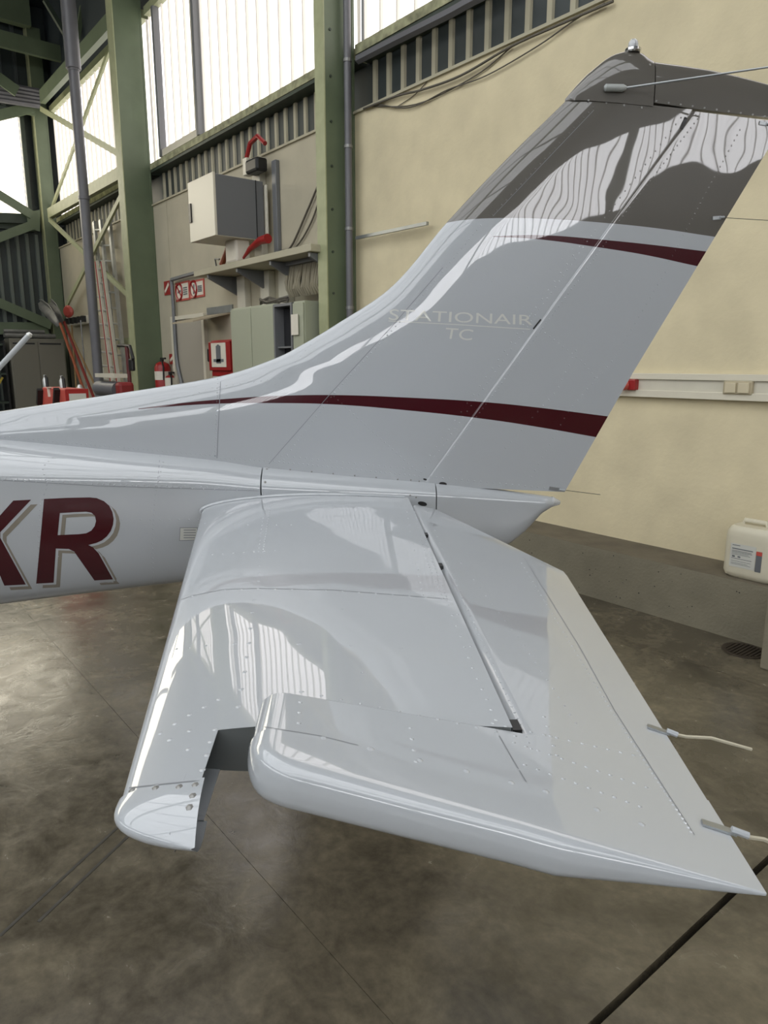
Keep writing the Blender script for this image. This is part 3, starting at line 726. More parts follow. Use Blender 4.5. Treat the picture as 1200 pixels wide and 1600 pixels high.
# taupe cabinet at the gable, pipes on top
X0 = -16.9
ca, cbb = WX(17, 560, X0), WX(103, 560, X0); zc = WX(50, 529, X0).z
t = thing('storage_cabinet', 'taupe two-door steel cabinet against the gable with pipes on top', 'cabinet', (X0-.25, (ca.y+cbb.y)/2, 0))
MB().box((X0-.5, ca.y, 0), (X0, cbb.y, zc)).build('body', M['cab_taupe'], t, bevel=.01)
wd = (cbb.y-ca.y)
for k in range(2):
    d = MB().box((X0, ca.y+.03+k*wd*.48, .08), (X0+.02, ca.y+.02+(k+1)*wd*.48, zc-.06)).build('door', M['cab_taupe'], t, bevel=.006)
    MB().box((X0+.02, ca.y+.06+k*wd*.48, zc-.12), (X0+.03, ca.y+(k+1)*wd*.48-.04, zc-.09)).build('vent', M['dark'], d)
for k, (dz, dy, r) in enumerate(((.06, 0, .05), (.06, .1, .045), (.15, .05, .04))):
    o = MB().tube([(X0-.12-dy, ca.y-.05, zc+dz), (X0-.12-dy, cbb.y-.15-.1*k, zc+dz)], r, 8).build('metal_tube', M['steel'], smooth=True)
    tag(o, ('front metal tube lying on the taupe cabinet', 'rear metal tube lying on the taupe cabinet', 'topmost metal tube resting on the two others on the cabinet')[k], 'tube')
# dark shelf left of the cabinet
t = thing('dark_rack', 'dark rack with yellow strap left of the taupe cabinet', 'rack', (X0-.2, ca.y-.5, 0))
for y in (ca.y-.9, ca.y-.12): MB().box((X0-.5, y, 0), (X0-.02, y+.04, 2.2)).build('side', M['black'], t)
for z in (.3, .9, 1.5, 2.1): MB().box((X0-.5, ca.y-.86, z), (X0-.04, ca.y-.12, z+.04)).build('shelf', M['darkgreen'], t)
MB().bar((X0+.02, ca.y-.85, .4), (X0+.02, ca.y-.2, 1.45), .04, .02, (1, 0, 0)).build('strap', mat('yellow', (.4, .3, .03), .5), t)
# red service cart with handles and cylinders
Yc = 2.2
A = WY(55, 620, Yc)
t = thing('service_cart', 'faded red service cart with black grips and bottle tops behind the fuselage', 'cart', (WY(88, 610, Yc).x, Yc+.3, 0))
pts = [WY(52, 640, Yc), WY(65, 605, Yc), WY(101, 607, Yc), WY(101, 640, Yc)]
zt_ = WY(80, 606, Yc).z
DC = .24
xa, xb, xm = WY(66, 606, Yc).x, WY(123, 606, Yc).x, WY(101, 606, Yc).x
MB().prism([(xa-.25, Yc, zt_-.35), (xa, Yc, zt_), (xm, Yc, zt_), (xm, Yc, .15), (xa-.25, Yc, .15)], (0, DC, 0)).build('body', M['redfade'], t, bevel=.015)
MB().box((xm+.001, Yc+.0, .2), (xm+.03, Yc+DC, zt_)).build('side_panel', M['red'], t)
MB().box((xm+.031, Yc+.03, zt_-.28), (xm+.04, Yc+DC-.03, zt_-.05)).build('notice', M['lab'], t)
for px in (62, 88):
    q = WY(px, 620, Yc-.03); MB().bar(q+Vector((-.05, 0, -.09)), q+Vector((.05, 0, .09)), .05, .06, (0, 1, 0)).build('grip', M['black'], t)
mb = MB(); q = WY(77, 612, Yc-.01); mb.bar(q+Vector((-.05, 0, .04)), q+Vector((.05, 0, .05)), .01, .03, (0, 1, 0)); mb.bar(q+Vector((-.02, 0, .05)), q+Vector((-.01, 0, -.06)), .01, .03, (0, 1, 0)); mb.build('mark', M['sign'], t)
for px in (71, 97):
    q = WY(px, 600, Yc+.12)
    MB().lathe(Vector((q.x, q.y, zt_-.02)), [(.03, 0), (.03, .1), (.015, .13), (.015, .16)], 10).build('bottle_top', M['alu'], t, smooth=True)
    MB().tube([Vector((q.x+.03, q.y, zt_+.12)), Vector((q.x+.08, q.y, zt_+.1)), Vector((q.x+.09, q.y, zt_-.01))], .018, 8).build('hose', M['black'], t, smooth=True)
for wx in (xa-.05, xm-.15): MB().lathe((wx, Yc+.02, .075), [(.075, 0), (.075, .04)], 14, (0, 1, 0)).build('wheel', M['black'], t)
q = WY(124, 597, 2.75)
t = thing('gas_cylinder', 'dark gas cylinder with bright valve beside the red cart', 'cylinder', (q.x, 2.75, 0))
MB().lathe((q.x, 2.75, 0), [(.08, 0), (.1, .02), (.1, 1.15), (.07, 1.28), (.03, 1.32)], 14).build('body', M['cab_grey'], t, smooth=True)
MB().lathe((q.x, 2.75, 1.32), [(.03, 0), (.03, .06), (.05, .08), (.02, .14)], 10).build('valve', M['alu'], t, smooth=True)

# ------------------------------------------------------------------ the aircraft tail
PSI = radians(87)
def cv(x, y, z=0): return Vector((x*.6238-y*.7816, x*.7816+y*.6238, z))
AX = cv(sin(PSI), cos(PSI)).normalized(); SP = cv(cos(PSI), -sin(PSI)).normalized(); ZZ = Vector((0, 0, 1))
CC = cv(.1, 2.72)
air = thing('light_aircraft', 'glossy white light aircraft tail with dark red stripes and grey-brown fin top', 'aircraft',
            CC, math.atan2(AX.y, AX.x))
def AP(a, s, z): return CC + AX*a + SP*s + ZZ*(z+1.72)
def fin_pt(x, y, s=0):
    p = on_plane(x, y, CC+SP*s, SP)-CC; return p.dot(AX), p.z-1.72

def curve_node(N, L, src, tab, z0, z1):
    """float curve: aft coordinate -> height"""
    mr = N.new('ShaderNodeMapRange'); mr.inputs[1].default_value = -1.7; mr.inputs[2].default_value = 1.5; L.new(src, mr.inputs[0])
    fc = N.new('ShaderNodeFloatCurve'); c = fc.mapping.curves[0]
    tab = sorted(tab); t0 = [(-1.7, interp(tab, -1.7))] + tab + [(1.5, interp(tab, 1.5))]
    pts = [((a+1.7)/3.2, min(max((z-z0)/(z1-z0), 0), 1)) for a, z in t0]
    while len(c.points) < len(pts): c.points.new(.5, .5)
    for p, q in zip(c.points, pts): p.location = q; p.handle_type = 'AUTO'
    fc.mapping.update(); L.new(mr.outputs[0], fc.inputs['Value'])
    m = N.new('ShaderNodeMapRange'); m.inputs[3].default_value = z0; m.inputs[4].default_value = z1; L.new(fc.outputs[0], m.inputs[0])
    return m.outputs[0]
def paint(name, white, stripes=None, bump=.003, coat=1, rough=.28):
    m = bpy.data.materials.new(name); m.use_nodes = True
    N, L = m.node_tree.nodes, m.node_tree.links; b = N['Principled BSDF']
    b.inputs['Base Color'].default_value = (*white, 1); b.inputs['Roughness'].default_value = rough
    b.inputs['Coat Weight'].default_value = coat; b.inputs['Coat Roughness'].default_value = .02; b.inputs['Coat IOR'].default_value = 1.65; b.inputs['Specular IOR Level'].default_value = .2
    tc = N.new('ShaderNodeTexCoord')
    n = N.new('ShaderNodeTexNoise'); n.inputs['Scale'].default_value = 3.2; n.inputs['Detail'].default_value = 1.2; L.new(tc.outputs['Object'], n.inputs['Vector'])
    bp = N.new('ShaderNodeBump'); bp.inputs['Distance'].default_value = bump; bp.inputs['Strength'].default_value = 1
    gz = N.new('ShaderNodeSeparateXYZ'); L.new(tc.outputs['Object'], gz.inputs[0])
    gr = N.new('ShaderNodeMapRange'); gr.inputs[1].default_value = 1.75; gr.inputs[2].default_value = 2.35; gr.inputs[3].default_value = .3 if stripes else 1; L.new(gz.outputs['Z'], gr.inputs[0])
    gm = N.new('ShaderNodeMath'); gm.operation = 'MULTIPLY'; gm.inputs[1].default_value = bump; L.new(gr.outputs[0], gm.inputs[0])
    L.new(gm.outputs[0], bp.inputs['Distance']) if stripes else None
    L.new(n.outputs['Fac'], bp.inputs['Height']); L.new(bp.outputs[0], b.inputs['Normal']); L.new(bp.outputs[0], b.inputs['Coat Normal'])
    if stripes:
        sp = N.new('ShaderNodeSeparateXYZ'); L.new(tc.outputs['Object'], sp.inputs[0])
        zr = N.new('ShaderNodeMath'); zr.operation = 'SUBTRACT'; zr.inputs[1].default_value = 1.72; L.new(sp.outputs['Z'], zr.inputs[0])
        def cmp(op, a, bb):
            q = N.new('ShaderNodeMath'); q.operation = op; L.new(a, q.inputs[0])
            if isinstance(bb, float): q.inputs[1].default_value = bb
            else: L.new(bb, q.inputs[1])
            return q.outputs[0]
        cur = None
        for tab_top, tab_bot, amin, col in stripes:
            mk = None
            if tab_top: mk = cmp('LESS_THAN', zr.outputs[0], curve_node(N, L, sp.outputs['X'], tab_top, -.7, 1.3))
            k2 = cmp('GREATER_THAN', zr.outputs[0], curve_node(N, L, sp.outputs['X'], tab_bot, -.7, 1.3))
            mk = cmp('MULTIPLY', mk, k2) if mk else k2
            mk = cmp('MULTIPLY', mk, cmp('GREATER_THAN', sp.outputs['X'], float(amin)))
            mix = N.new('ShaderNodeMix'); mix.data_type = 'RGBA'; L.new(mk, mix.inputs[0])
            if cur: L.new(cur, mix.inputs[6])
            else: mix.inputs[6].default_value = (*white, 1)
            mix.inputs[7].default_value = (*col, 1); cur = mix.outputs[2]
        L.new(cur, b.inputs['Base Color'])
    return m
WHITE = (.385, .408, .43)
RED = (.042, .0006, .004)
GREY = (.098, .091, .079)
ft = lambda l: [fin_pt(x, y, .035) for x, y in l]
low_t = ft([(217, 638), (280, 630), (343, 624), (430, 618.5), (520, 617), (627, 620.5), (760, 628.5), (850, 638), (943, 650)])
low_b = ft([(217, 639.5), (280, 634), (343, 630.5), (430, 629.5), (520, 631.5), (627, 640), (760, 655), (850, 669), (928, 683)])
up_t = ft([(770, 369.5), (820, 367.5), (860, 368), (940, 374), (1020, 381), (1095, 389)])
up_b = ft([(770, 370.5), (820, 372.5), (860, 376), (935, 386), (1010, 397), (1086, 412)])
gr_b = ft([(697, 346), (730, 342.5), (780, 341), (850, 342), (960, 349), (1040, 356.5), (1105, 365)])
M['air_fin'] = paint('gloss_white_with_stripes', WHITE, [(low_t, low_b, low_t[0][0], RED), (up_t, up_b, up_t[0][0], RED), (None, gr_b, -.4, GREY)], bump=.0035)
M['air'] = paint('gloss_white', WHITE, bump=.0028)
M['air_flat'] = paint('gloss_white_smooth', WHITE, bump=.0006)
M['air_grey'] = paint('gloss_grey_brown', GREY, bump=.0012, rough=.35)
M['air_red'] = paint('gloss_dark_red', RED, bump=.0008, coat=.35)
M['shadow_paint'] = paint('taupe_paint', (.20, .18, .145), bump=.0008)
M['text_paint'] = mat('silver_lettering', (.52, .53, .49), .3, coat=1)
M['whip'] = mat('pale_whip', (.42, .44, .45), .35)
M['zinc_paint'] = mat('pale_grey_paint', (.33, .35, .34), .4)
M['seam'] = mat('panel_gap', (.19, .20, .215), .5)
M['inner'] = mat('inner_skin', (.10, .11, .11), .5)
M['chrome'] = mat('bright_metal', (.7, .7, .7), .15, metal=1)
M['lens'] = mat('clear_lens', (.75, .78, .8), .08, coat=1, trans=.5)
M['wick'] = mat('wick_sleeve', (.42, .39, .30), .6)
M['wickdark'] = mat('wick_core', (.08, .075, .06), .6)

# --- fin
K = .065
def hz(h, a): return h-K*(a-.544)
LEt = [(-.60, -1.95), (-.39, -1.90), (-.305, -1.52), (-.215, -1.10), (-.126, -.712), (-.047, -.504), (.005, -.41), (.082, -.289), (.233, -.077), (.48, .132), (.70, .335), (.911, .544)]
def LE(h):
    return -1.9-(-.39-h)*.2 if h < -.39 else hermite(LEt[1:], h)
def AH(h): return .062+(h+.466)*(.932/1.376)
TEt = [(-.497, .607), (-.006, .855), (.499, 1.126), (.93, 1.357)]
def TE(h): return interp(TEt, h)
def Tm(h): return max(.030, .054-(h+.45)*.0165)
def halfT(a, h):
    le = LE(h); dh = .07; sl = (LE(h+dh)-LE(h-dh))/(2*dh)
    sn = 1/sqrt(1+sl*sl)*1.0
    dn = max(a-le, 0)*max(sn, .08)
    g = (1-(1-min(dn/.155, 1))**2)**.52
    x = max(AH(h)-a, 0); tf = .76+.24*(1-(1-min(x/.42, 1))**2)
    return Tm(h)*g*tf
def sides(fn, us, hs, zf, name, m, parent, closed_te=True):
    """symmetric sheet pair built around the nose"""
    rows = []
    for h in hs:
        a0, a1 = fn(h); r = []
        pts = [(a0+(a1-a0)*u) for u in us]
        for a in reversed(pts): r.append(AP(a, -zf(a, h), hz(h, a)))
        for a in pts[1:]: r.append(AP(a, zf(a, h), hz(h, a)))
        rows.append(r)
    mb = MB().grid(rows)
    return mb
us = [(i/70)**1.7 for i in range(71)]
hs = [-.56+i*.012 for i in range(60)]; h_ = hs[-1]
while h_ < .905: h_ += .022; hs.append(min(h_, .911))
fin_mb = sides(lambda h: (LE(h), AH(h)-.004), us, hs, halfT, 'fin', None, None)
# rudder spar face (closing web) seen in the hinge gap
rows = [[AP(AH(h)-.035, s*halfT(AH(h)-.035, h), hz(h, AH(h))) for s in (-1, 1)] for h in hs]
web = MB().grid(rows); web.build('fin_rear_spar', M['inner'], air)
fin = fin_mb.build('vertical_fin', M['air_fin'], air, smooth=True, norm=True)

# --- rudder
def rud_T(a, h):
    ah = AH(h)-.026; t0 = halfT(AH(h)-.004, h)
    f = max(a-AH(h)-.004, 0)/(TE(h)-AH(h)-.004); nose = min(max((a-ah)/.034, 0), 1)
    return (t0*(1-f)*.99+.0016)*(1-(1-nose)**2)**.5
usr = [0, .003, .008, .015, .025, .035, .045, .055, .065, .08]+[.08+.92*(i/26) for i in range(1, 27)]
hr = [-.488+i*(.905+.488)/60 for i in range(61)]
rud_mb = sides(lambda h: (AH(h)-.026, TE(h)), usr, hr, rud_T, 'rudder', None, None)
m_ = len(usr)*2-1
rud_mb.f.append(tuple(range(m_))); rud_mb.f.append(tuple(range(60*m_, 61*m_))); rud_mb.mi += [0, 0]
rud_mb.add([AP(TE(h), s*.0016, hz(h, TE(h))) for h in hr for s in (-1, 1)], [(2*i, 2*i+1, 2*i+3, 2*i+2) for i in range(60)])
rud = rud_mb.build('rudder', M['air_fin'], air, smooth=True)

# --- caps
def cap(alist, zb, zt, wf, name, front_round=False):
    rows = []
    for a in alist:
        b, t = zb(a), zt(a); w0 = wf(a); r = []
        for k in range(25):
            q = -1+2*k/24; s_ = (1 if q > 0 else -1); v = 1-abs(q)
            v = sin(v*pi/2)
            r.append(AP(a, s_*w0*(1-v**3.2)**.5, b+(t-b)*v))
        rows.append(r)
    mb = MB().grid(rows); n = 25
    mb.f.append(tuple(range(n))); mb.f.append(tuple(range((len(rows)-1)*n, len(rows)*n))); mb.mi += [0, 0]
    for i in range(len(rows)-1): mb.f.append((i*n, (i+1)*n, (i+1)*n+n-1, i*n+n-1)); mb.mi.append(0)
    return mb
topf = [(.540, .916), (.576, .957), (.612, .993), (.652, 1.025), (.680, 1.046), (.707, 1.060), (.735, 1.068), (.763, 1.072), (.79, 1.070), (.809, 1.063), (.825, 1.052), (.846, 1.041)]
fc_mb = cap([.540+i*(.306/34) for i in range(35)], lambda a: hz(.911, a)-.004, lambda a: max(interp(topf, a), hz(.911, a)), lambda a: (halfT(a+.012, .905)+.003)*min(1, ((a-.538)/.03)**.5 if a < .568 else 1), 'fin_cap')
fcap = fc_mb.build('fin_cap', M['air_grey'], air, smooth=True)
topr = [(.850, 1.038), (.95, 1.029), (1.056, 1.017), (1.16, .999), (1.27, .976), (1.355, .955)]
def wr(a):
    t0 = halfT(.94, .9); return (t0*(1-max(a-.90, 0)/(1.375-.90))+.0045)
rc_mb = cap([.850+i*(.505/34) for i in range(35)], lambda a: interp([(.84, .897), (1.01, .880), (1.36, .856)], a)+.003, lambda a: interp(topr, a), wr, 'rudder_cap')
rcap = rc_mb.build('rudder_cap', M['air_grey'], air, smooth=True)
# beacon
b0 = AP(.772, 0, 1.066)
bc = MB().lathe(b0, [(.024, 0), (.028, .004), (.028, .012), (.022, .016)], 20).build('beacon_ring', M['chrome'], air, smooth=True)
MB().lathe(b0+ZZ*.014, [(.017, 0), (.018, .01), (.016, .02), (.010, .028), (.002, .031)], 18).build('beacon_lens', M['lens'], bc, smooth=True, label='clear beacon dome')
MB().lathe(b0+ZZ*.014, [(.007, 0), (.007, .02)], 8).build('bulb', M['black'], bc)

# --- rear fuselage
crest = [(-3.6, -.02), (-1.9, -.222), (-1.53, -.263), (-.733, -.346), (-.558, -.374), (.06, -.440), (.15, -.452), (.53, -.508), (.57, -.516)]
shld = [(-3.6, -.28), (-1.45, -.397), (-.79, -.430), (-.55, -.455), (.1, -.498), (.5, -.533), (.57, -.538)]
hw = [(-3.6, .52), (-1.46, .245), (-.76, .158), (-.5, .132), (.1, .085), (.45, .045), (.53, .033), (.565, .018)]
bot = [(-3.6, -1.14), (-1.47, -.885), (-.85, -.822), (.2, -.735), (.33, -.722), (.40, -.695), (.46, -.645), (.52, -.575), (.565, -.548)]
def fsec(a, grow=0):
    zc, zs, w_, zb = hermite(crest, a), hermite(shld, a), interp(hw, a)+grow, (hermite(bot, a) if a < .33 else interp(bot, a))
    zc += grow; r = []
    for k in range(25):
        t = pi/2*k/24; r.append((w_*sin(t), zs+(zc-zs)*cos(t)**.95))
    for k in range(1, 25):
        t = pi/2*k/24; r.append((w_*abs(cos(t))**(2/3.6)*(1-.12*sin(t)), zs-(zs-zb)*abs(sin(t))**(2/2.6)))
    return r
def fus(alist, grow=0):
    rows = []
    for a in alist:
        r = fsec(a, grow); full = [AP(a, s, z) for s, z in r]+[AP(a, -s, z) for s, z in r[-2:0:-1]]
        rows.append(full)
    mb = MB().grid(rows, closed=True); n = len(rows[0])
    mb.f += [tuple(range(n)), tuple(range((len(rows)-1)*n, len(rows)*n))]; mb.mi += [0, 0]; return mb
fu_mb = fus([-3.6+i*.05 for i in range(61)]+[-.56])
fu = fu_mb.build('rear_fuselage', M['air'], air, smooth=True)
fa_mb = fus([-.555+i*.03 for i in range(22)]+[.092], .0025)
fa = fa_mb.build('tail_fairing', M['air_flat'], air, smooth=True)
st_mb = fus([.096+i*.02 for i in range(21)]+[.505+i*.01 for i in range(7)], .002)
stg = st_mb.build('tail_stinger', M['air_flat'], air, smooth=True)
nl = MB().lathe(AP(.560, 0, -.531), [(.021, 0), (.021, .006), (.018, .012), (.013, .024), (.009, .034), (.004, .037)], 16, AX-ZZ*.12).build('tail_light', M['lens'], air, smooth=True, label='clear tail lamp on the stinger tip')

# --- stabilizers and elevators, both sides
DL = radians(12); EA = AX*cos(DL)-ZZ*sin(DL); EN = AX*sin(DL)+ZZ*cos(DL)
def aLE(s): return -.79+.14*s
def Hs(s): return .052-.0085*s
def g_af(u): return (1-(1-min(u/.5, 1))**2)**.47*(1 if u < .5 else 1-.42*((u-.5)/.5)**1.5)
def stab_sec(s, a_end, a_le=None, sc=1, n=34):
    """top from rear to nose, then bottom to rear"""
    le = aLE(s) if a_le is None else a_le; c = -aLE(s); r = []
    us_ = [(i/n)**1.8 for i in range(n+1)]
    amax = a_end
    pts = [le+(amax-le)*u for u in us_]
    def ht(a): return Hs(s)*g_af(min(max((a-le)/c, 0), 1))*sc
    for a in reversed(pts): r.append((a, -.522+ht(a)))
    for a in pts[1:]: r.append((a, -.522-ht(a)))
    return r
def ETE(s): return .404-.146*(s-.76)
def eth(t, te): return .045*(1-t/te)+.004 if t > 0 else .049+(-t)*.02
for sg in (1, -1):
    A_ = lambda a, s, z: AP(a, sg*s, z)
    def Ept(t, s, n): return AP(-.011, sg*s, -.505)+EA*t+EN*n
    rows = [[A_(a, s, z) for a, z in stab_sec(s, -.014)] for s in [.03+i*(1.8075-.03)/44 for i in range(45)]]
    mb = MB().grid(rows); n = len(rows[0])
    for i in range(44): mb.f.append((i*n, (i+1)*n, (i+1)*n+n-1, i*n+n-1)); mb.mi.append(0)
    stab_mb = mb
    stb = mb.build('horizontal_stabilizer', M['air'], air, smooth=True)
    # end rib in the notch, recessed
    r_ = stab_sec(1.808, -.016); MB().add([A_(a, 1.808, z) for a, z in r_], [tuple(range(len(r_)))]).build('end_rib', M['inner'], stb, label='dark recessed end rib in the notch')
    def shell(secs, name, m):
        mb = MB().grid([[A_(x, s, z) for x, z in r] for s, r in secs])
        inn = [[A_(x+(.002 if x < -.43 else 0), s, -.522+(z+.522)*.955) for x, z in r] for s, r in secs]
        mi = MB().grid(inn); n = len(inn[0]); k = len(mb.v); out = MB(); out.v = mb.v+mi.v; out.f = mb.f+[tuple(q+k for q in f) for f in mi.f]
        for i in range(len(secs)-1):
            for e in (0, n-1): out.f.append((i*n+e, (i+1)*n+e, (i+1)*n+e+k, i*n+e+k))
        out.mi = [0]*len(out.f); out.build(name, m, stb, smooth=True); return mb
    mbB = shell([(s, stab_sec(s, -.423)) for s in (1.8075, 1.83, 1.86, 1.89, 1.924)], 'stabilizer_tip_skin', M['air'])
    secs = []
    for i in range(17):
        f = i/16; s = 1.922+.086*sin(f*pi/2); ff = (s-1.922)/.0885
        le = -.524+.115*(ff**3.2); sc = 1.05*sqrt(max(1-ff**2.6, .0))
        secs.append((s, [(x, z-.004*ff) for x, z in stab_sec(1.925, -.419+.004*ff, le, sc)]))
    mbC = shell(secs, 'stabilizer_tip_cap', M['air_flat']); oC = [c for c in bpy.data.objects if c.name.startswith('stabilizer_tip_cap')][-1]
    oC = sorted([c for c in bpy.data.objects if c.name.startswith('stabilizer_tip_cap')], key=lambda c: c.name)[-1]
    wb = MB()
    for s0, s1 in ((1.796, 1.925), (1.925, 1.995)):
        z0, z1 = Hs(s0)*g_af(.2)*.9, Hs(s1)*g_af(.2)*(.9 if s1 < 1.95 else .25)
        wb.add([A_(-.445, s0, -.522-z0), A_(-.445, s1, -.522-z1), A_(-.445, s1, -.522+z1), A_(-.445, s0, -.522+z0)], [(0, 1, 2, 3)])
    wo = wb.build('closing_web', M['inner'], stb)
    mb = MB()
    for k in range(5): mb.lathe(A_(-.4445, 1.82+k*.04, -.545), [(.004, 0), (.002, .002)], 6, AX)
    mb.build('web_rivet', M['steel'], wo, kind='stuff')
    # root seal lip around the nose
    sec = stab_sec(.16, -.03); 
    sl = [A_(a-.004 if i > 10 else a, interp(hw, a)+.012, -.522+(z+.522)*1.05) for i, (a, z) in enumerate(sec)]
    MB().tube(sl, .006, 8).build('root_seal', M['air_flat'], stb, smooth=True)

    # elevator main skin
    def esec(t0, te, tmax, horn=False, n=26):
        top = []; botm = []
        for i in range(n+1):
            u = i/n; t = t0+(tmax-t0)*(u**1.6 if horn else u**1.3)
            R = .03 if horn else .02
            x = min((t-t0)/R, 1); d = eth(t, te)/2; k = (1-sqrt(max(1-(1-x)**2, 0)))*d
            top.append((t, -k)); botm.append((t, -eth(t, te)+k))
        return list(reversed(top))+botm[1:]
    def ebox(stations, t0, horn=False):
        rows = []
        for s in stations:
            te = ETE(s); tm = min(te, .114+(s-.187)/2.0)
            rows.append([Ept(t, s, n_) for t, n_ in esec(t0, te, tm, horn)])
        mb = MB().grid(rows); n = len(rows[0])
        mb.f += [tuple(range(n)), tuple(range((len(rows)-1)*n, len(rows)*n))]; mb.mi += [0, 0]
        for i in range(len(rows)-1): mb.f.append((i*n, (i+1)*n, (i+1)*n+n-1, i*n+n-1)); mb.mi.append(0)
        return mb
    el_mb = ebox([.15+i*(.61/14) for i in range(15)]+[.76+i*(1.8109-.76)/22 for i in range(1, 23)], .004)
    el = el_mb.build('elevator', M['air'], air, smooth=True)
    hn_mb = ebox([1.811+i*.02 for i in range(6)], -.355, True)
    hn = hn_mb.build('balance_horn', M['air_flat'], el, smooth=True)
    ridge = [(-.355, 1.972), (-.05, 2.028), (.08, 2.058), (.215, 2.092)]
    rows = []; nt = 44; NR = 17
    for i in range(nt+1):
        u = i/nt; s0 = 1.911
        rg = interp(ridge, -.357+.57*(u**1.5)); xr = min(.57*(u**1.5)/.06, 1); rg -= .05*(1-sqrt(max(1-(1-xr)**2, 0)))
        def col(s):
            te = ETE(min(s, 2.09)); t = -.357+(te+.357)*(u**1.5)
            x = min((t+.357)/.032, 1); th = eth(t, te)+.003*(1-u); k = (1-sqrt(max(1-(1-x)**2, 0)))*th/2
            return t, th/2-k, -th/2+.0015
        r = []
        for s in (s0, (s0+rg)/2): t, R_, zm = col(s); r.append(Ept(t, s, zm+R_))
        for j in range(13):
            p = pi/2-pi*j/12; s = rg-.012+.024*abs(cos(p))**.8*min(col(rg)[1]/.027, 1)
            t, R_, zm = col(s); r.append(Ept(t, s, zm+R_*(1 if sin(p) > 0 else -1)*abs(sin(p))**.62))
        for s in ((s0+rg)/2, s0): t, R_, zm = col(s); r.append(Ept(t, s, zm-R_))
        rows.append(r)
    et_mb = MB().grid(rows); et = et_mb.build('elevator_tip', M['air_flat'], el, smooth=True)
    # inner face of horn
    MB().add([Ept(t, 1.8105, n_) for t, n_ in esec(-.353, .25, .0, True)], [tuple(range(53))]).build('horn_end_plate', M['air_flat'], el)
    if sg == 1: keep = dict(stab=stab_mb, B=mbB, C=mbC, el=el_mb, horn=hn_mb, tip=et_mb); eobj = el; sobj = stb; hobj = hn; tobj = et; cobj = oC; Eport = Ept
    # hinge pocket at the end of the slit
    for s_ in (1.79, .96, .62):
        MB().cbox(Ept(.0, s_, -.006), (.026, .03, .012), Matrix.Rotation(math.atan2(AX.y, AX.x), 3, 'Z')).build('hinge_pocket', M['black'], el)

# ------------------------------------------------------------------ details laid on the skin by ray
def bvh(*mbs):
    V, F = [], []
    for m in mbs:
        o = len(V); V += m.v; F += [tuple(i+o for i in f) for f in m.f]
    return BVHTree.FromPolygons(V, F)
B_all = bvh(fin_mb, rud_mb, fc_mb, rc_mb, fu_mb, fa_mb, st_mb, keep['stab'], keep['B'], keep['C'], keep['el'], keep['horn'], keep['tip'])
B_fin = bvh(fin_mb, rud_mb); B_fus = bvh(fu_mb, fa_mb, st_mb)
def hit(x, y, B=None, off=0):
    r = ray(x, y).normalized(); loc, nor, i, d = (B or B_all).ray_cast(EYE, r)
    if loc is None: return None, None
    if nor.dot(r) > 0: nor = -nor
    return loc+nor*off, nor
class Riv:
    def __init__(s): s.mb = MB()
    def at(s, x, y, r=.0033, h=.0013, B=None):
        p, n = hit(x, y, B)
        if p is None: return s
        a = Vector((0, 0, 1)) if abs(n.z) < .8 else AX
        u = (a-n*a.dot(n)).normalized(); w_ = n.cross(u)
        c1 = [p+(u*cos(k*pi/3)+w_*sin(k*pi/3))*r - n*.0003 for k in range(6)]
        c2 = [p+(u*cos(k*pi/3)+w_*sin(k*pi/3))*r*.6+n*h*.8 for k in range(6)]
        s.mb.add(c1+c2+[p+n*h], [(k, (k+1) % 6, 6+(k+1) % 6, 6+k) for k in range(6)]+[(6+k, 6+(k+1) % 6, 12) for k in range(6)])
        return s
    def line(s, pts, n, **k):
        L_ = [0]
        for a, b in zip(pts, pts[1:]): L_.append(L_[-1]+math.dist(a, b))
        for i in range(n):
            d = L_[-1]*i/(n-1)
            s.at(interp(list(zip(L_, [p[0] for p in pts])), d), interp(list(zip(L_, [p[1] for p in pts])), d), **k)
        return s
def ribbon(name, pts, w_, m, parent, B=None, step=8, off=.0006, label=None):
    P = []
    for (x0, y0), (x1, y1) in zip(pts, pts[1:]):
        n = max(1, int(math.dist((x0, y0), (x1, y1))/step))
        for i in range(n+(1 if (x1, y1) == pts[-1] else 0)):
            p, nn = hit(x0+(x1-x0)*i/n, y0+(y1-y0)*i/n, B, off)
            if p is not None: P.append((p, nn))
    rows = []
    for i, (p, nn) in enumerate(P):
        d = (P[min(i+1, len(P)-1)][0]-P[max(i-1, 0)][0]).normalized(); c = d.cross(nn).normalized()*w_/2
        rows.append([p-c, p+c])
    if len(rows) > 1: return MB().grid(rows).build(name, m, parent, label=label, norm=False)
def area(x, y, r): return x, y

# rivets of fin and rudder
rv = Riv()
rv.line([(927, 168), (769, 336)], 22).line([(751, 352), (640, 486), (524, 612), (443, 718)], 52)
rv.line([(1064, 184), (945, 340)], 16, r=.0034).line([(930, 360), (690, 700), (658, 738)], 44).line([(915, 372), (672, 712)], 26)
rv.line([(1090, 186), (968, 345)], 24, r=.0034).line([(952, 372), (700, 712)], 52)
rv.line([(1156, 203), (1046, 408)], 26, r=.0034).line([(1040, 425), (960, 560), (890, 640), (830, 745)], 34)
rv.line([(845, 515), (910, 565), (930, 590)], 14).line([(900, 548), (870, 610), (790, 700)], 16)
rv.line([(345, 716), (430, 721), (560, 734), (655, 744)], 42).line([(440, 712), (640, 733)], 22).line([(672, 745), (880, 765)], 22)
rv.line([(522, 620), (600, 690), (650, 735)], 22).line([(880, 165), (700, 335), (610, 450)], 24, r=.0022).line([(340, 592), (336, 712)], 18)
rv.line([(0, 682), (120, 693), (336, 712)], 46).line([(240, 640), (330, 606), (440, 590)], 20, r=.0022).line([(430, 600), (520, 500), (600, 420)], 22, r=.0022)
rv.line([(640, 540), (800, 470), (930, 360)], 16, r=.0022).line([(720, 400), (830, 490)], 10, r=.0022)
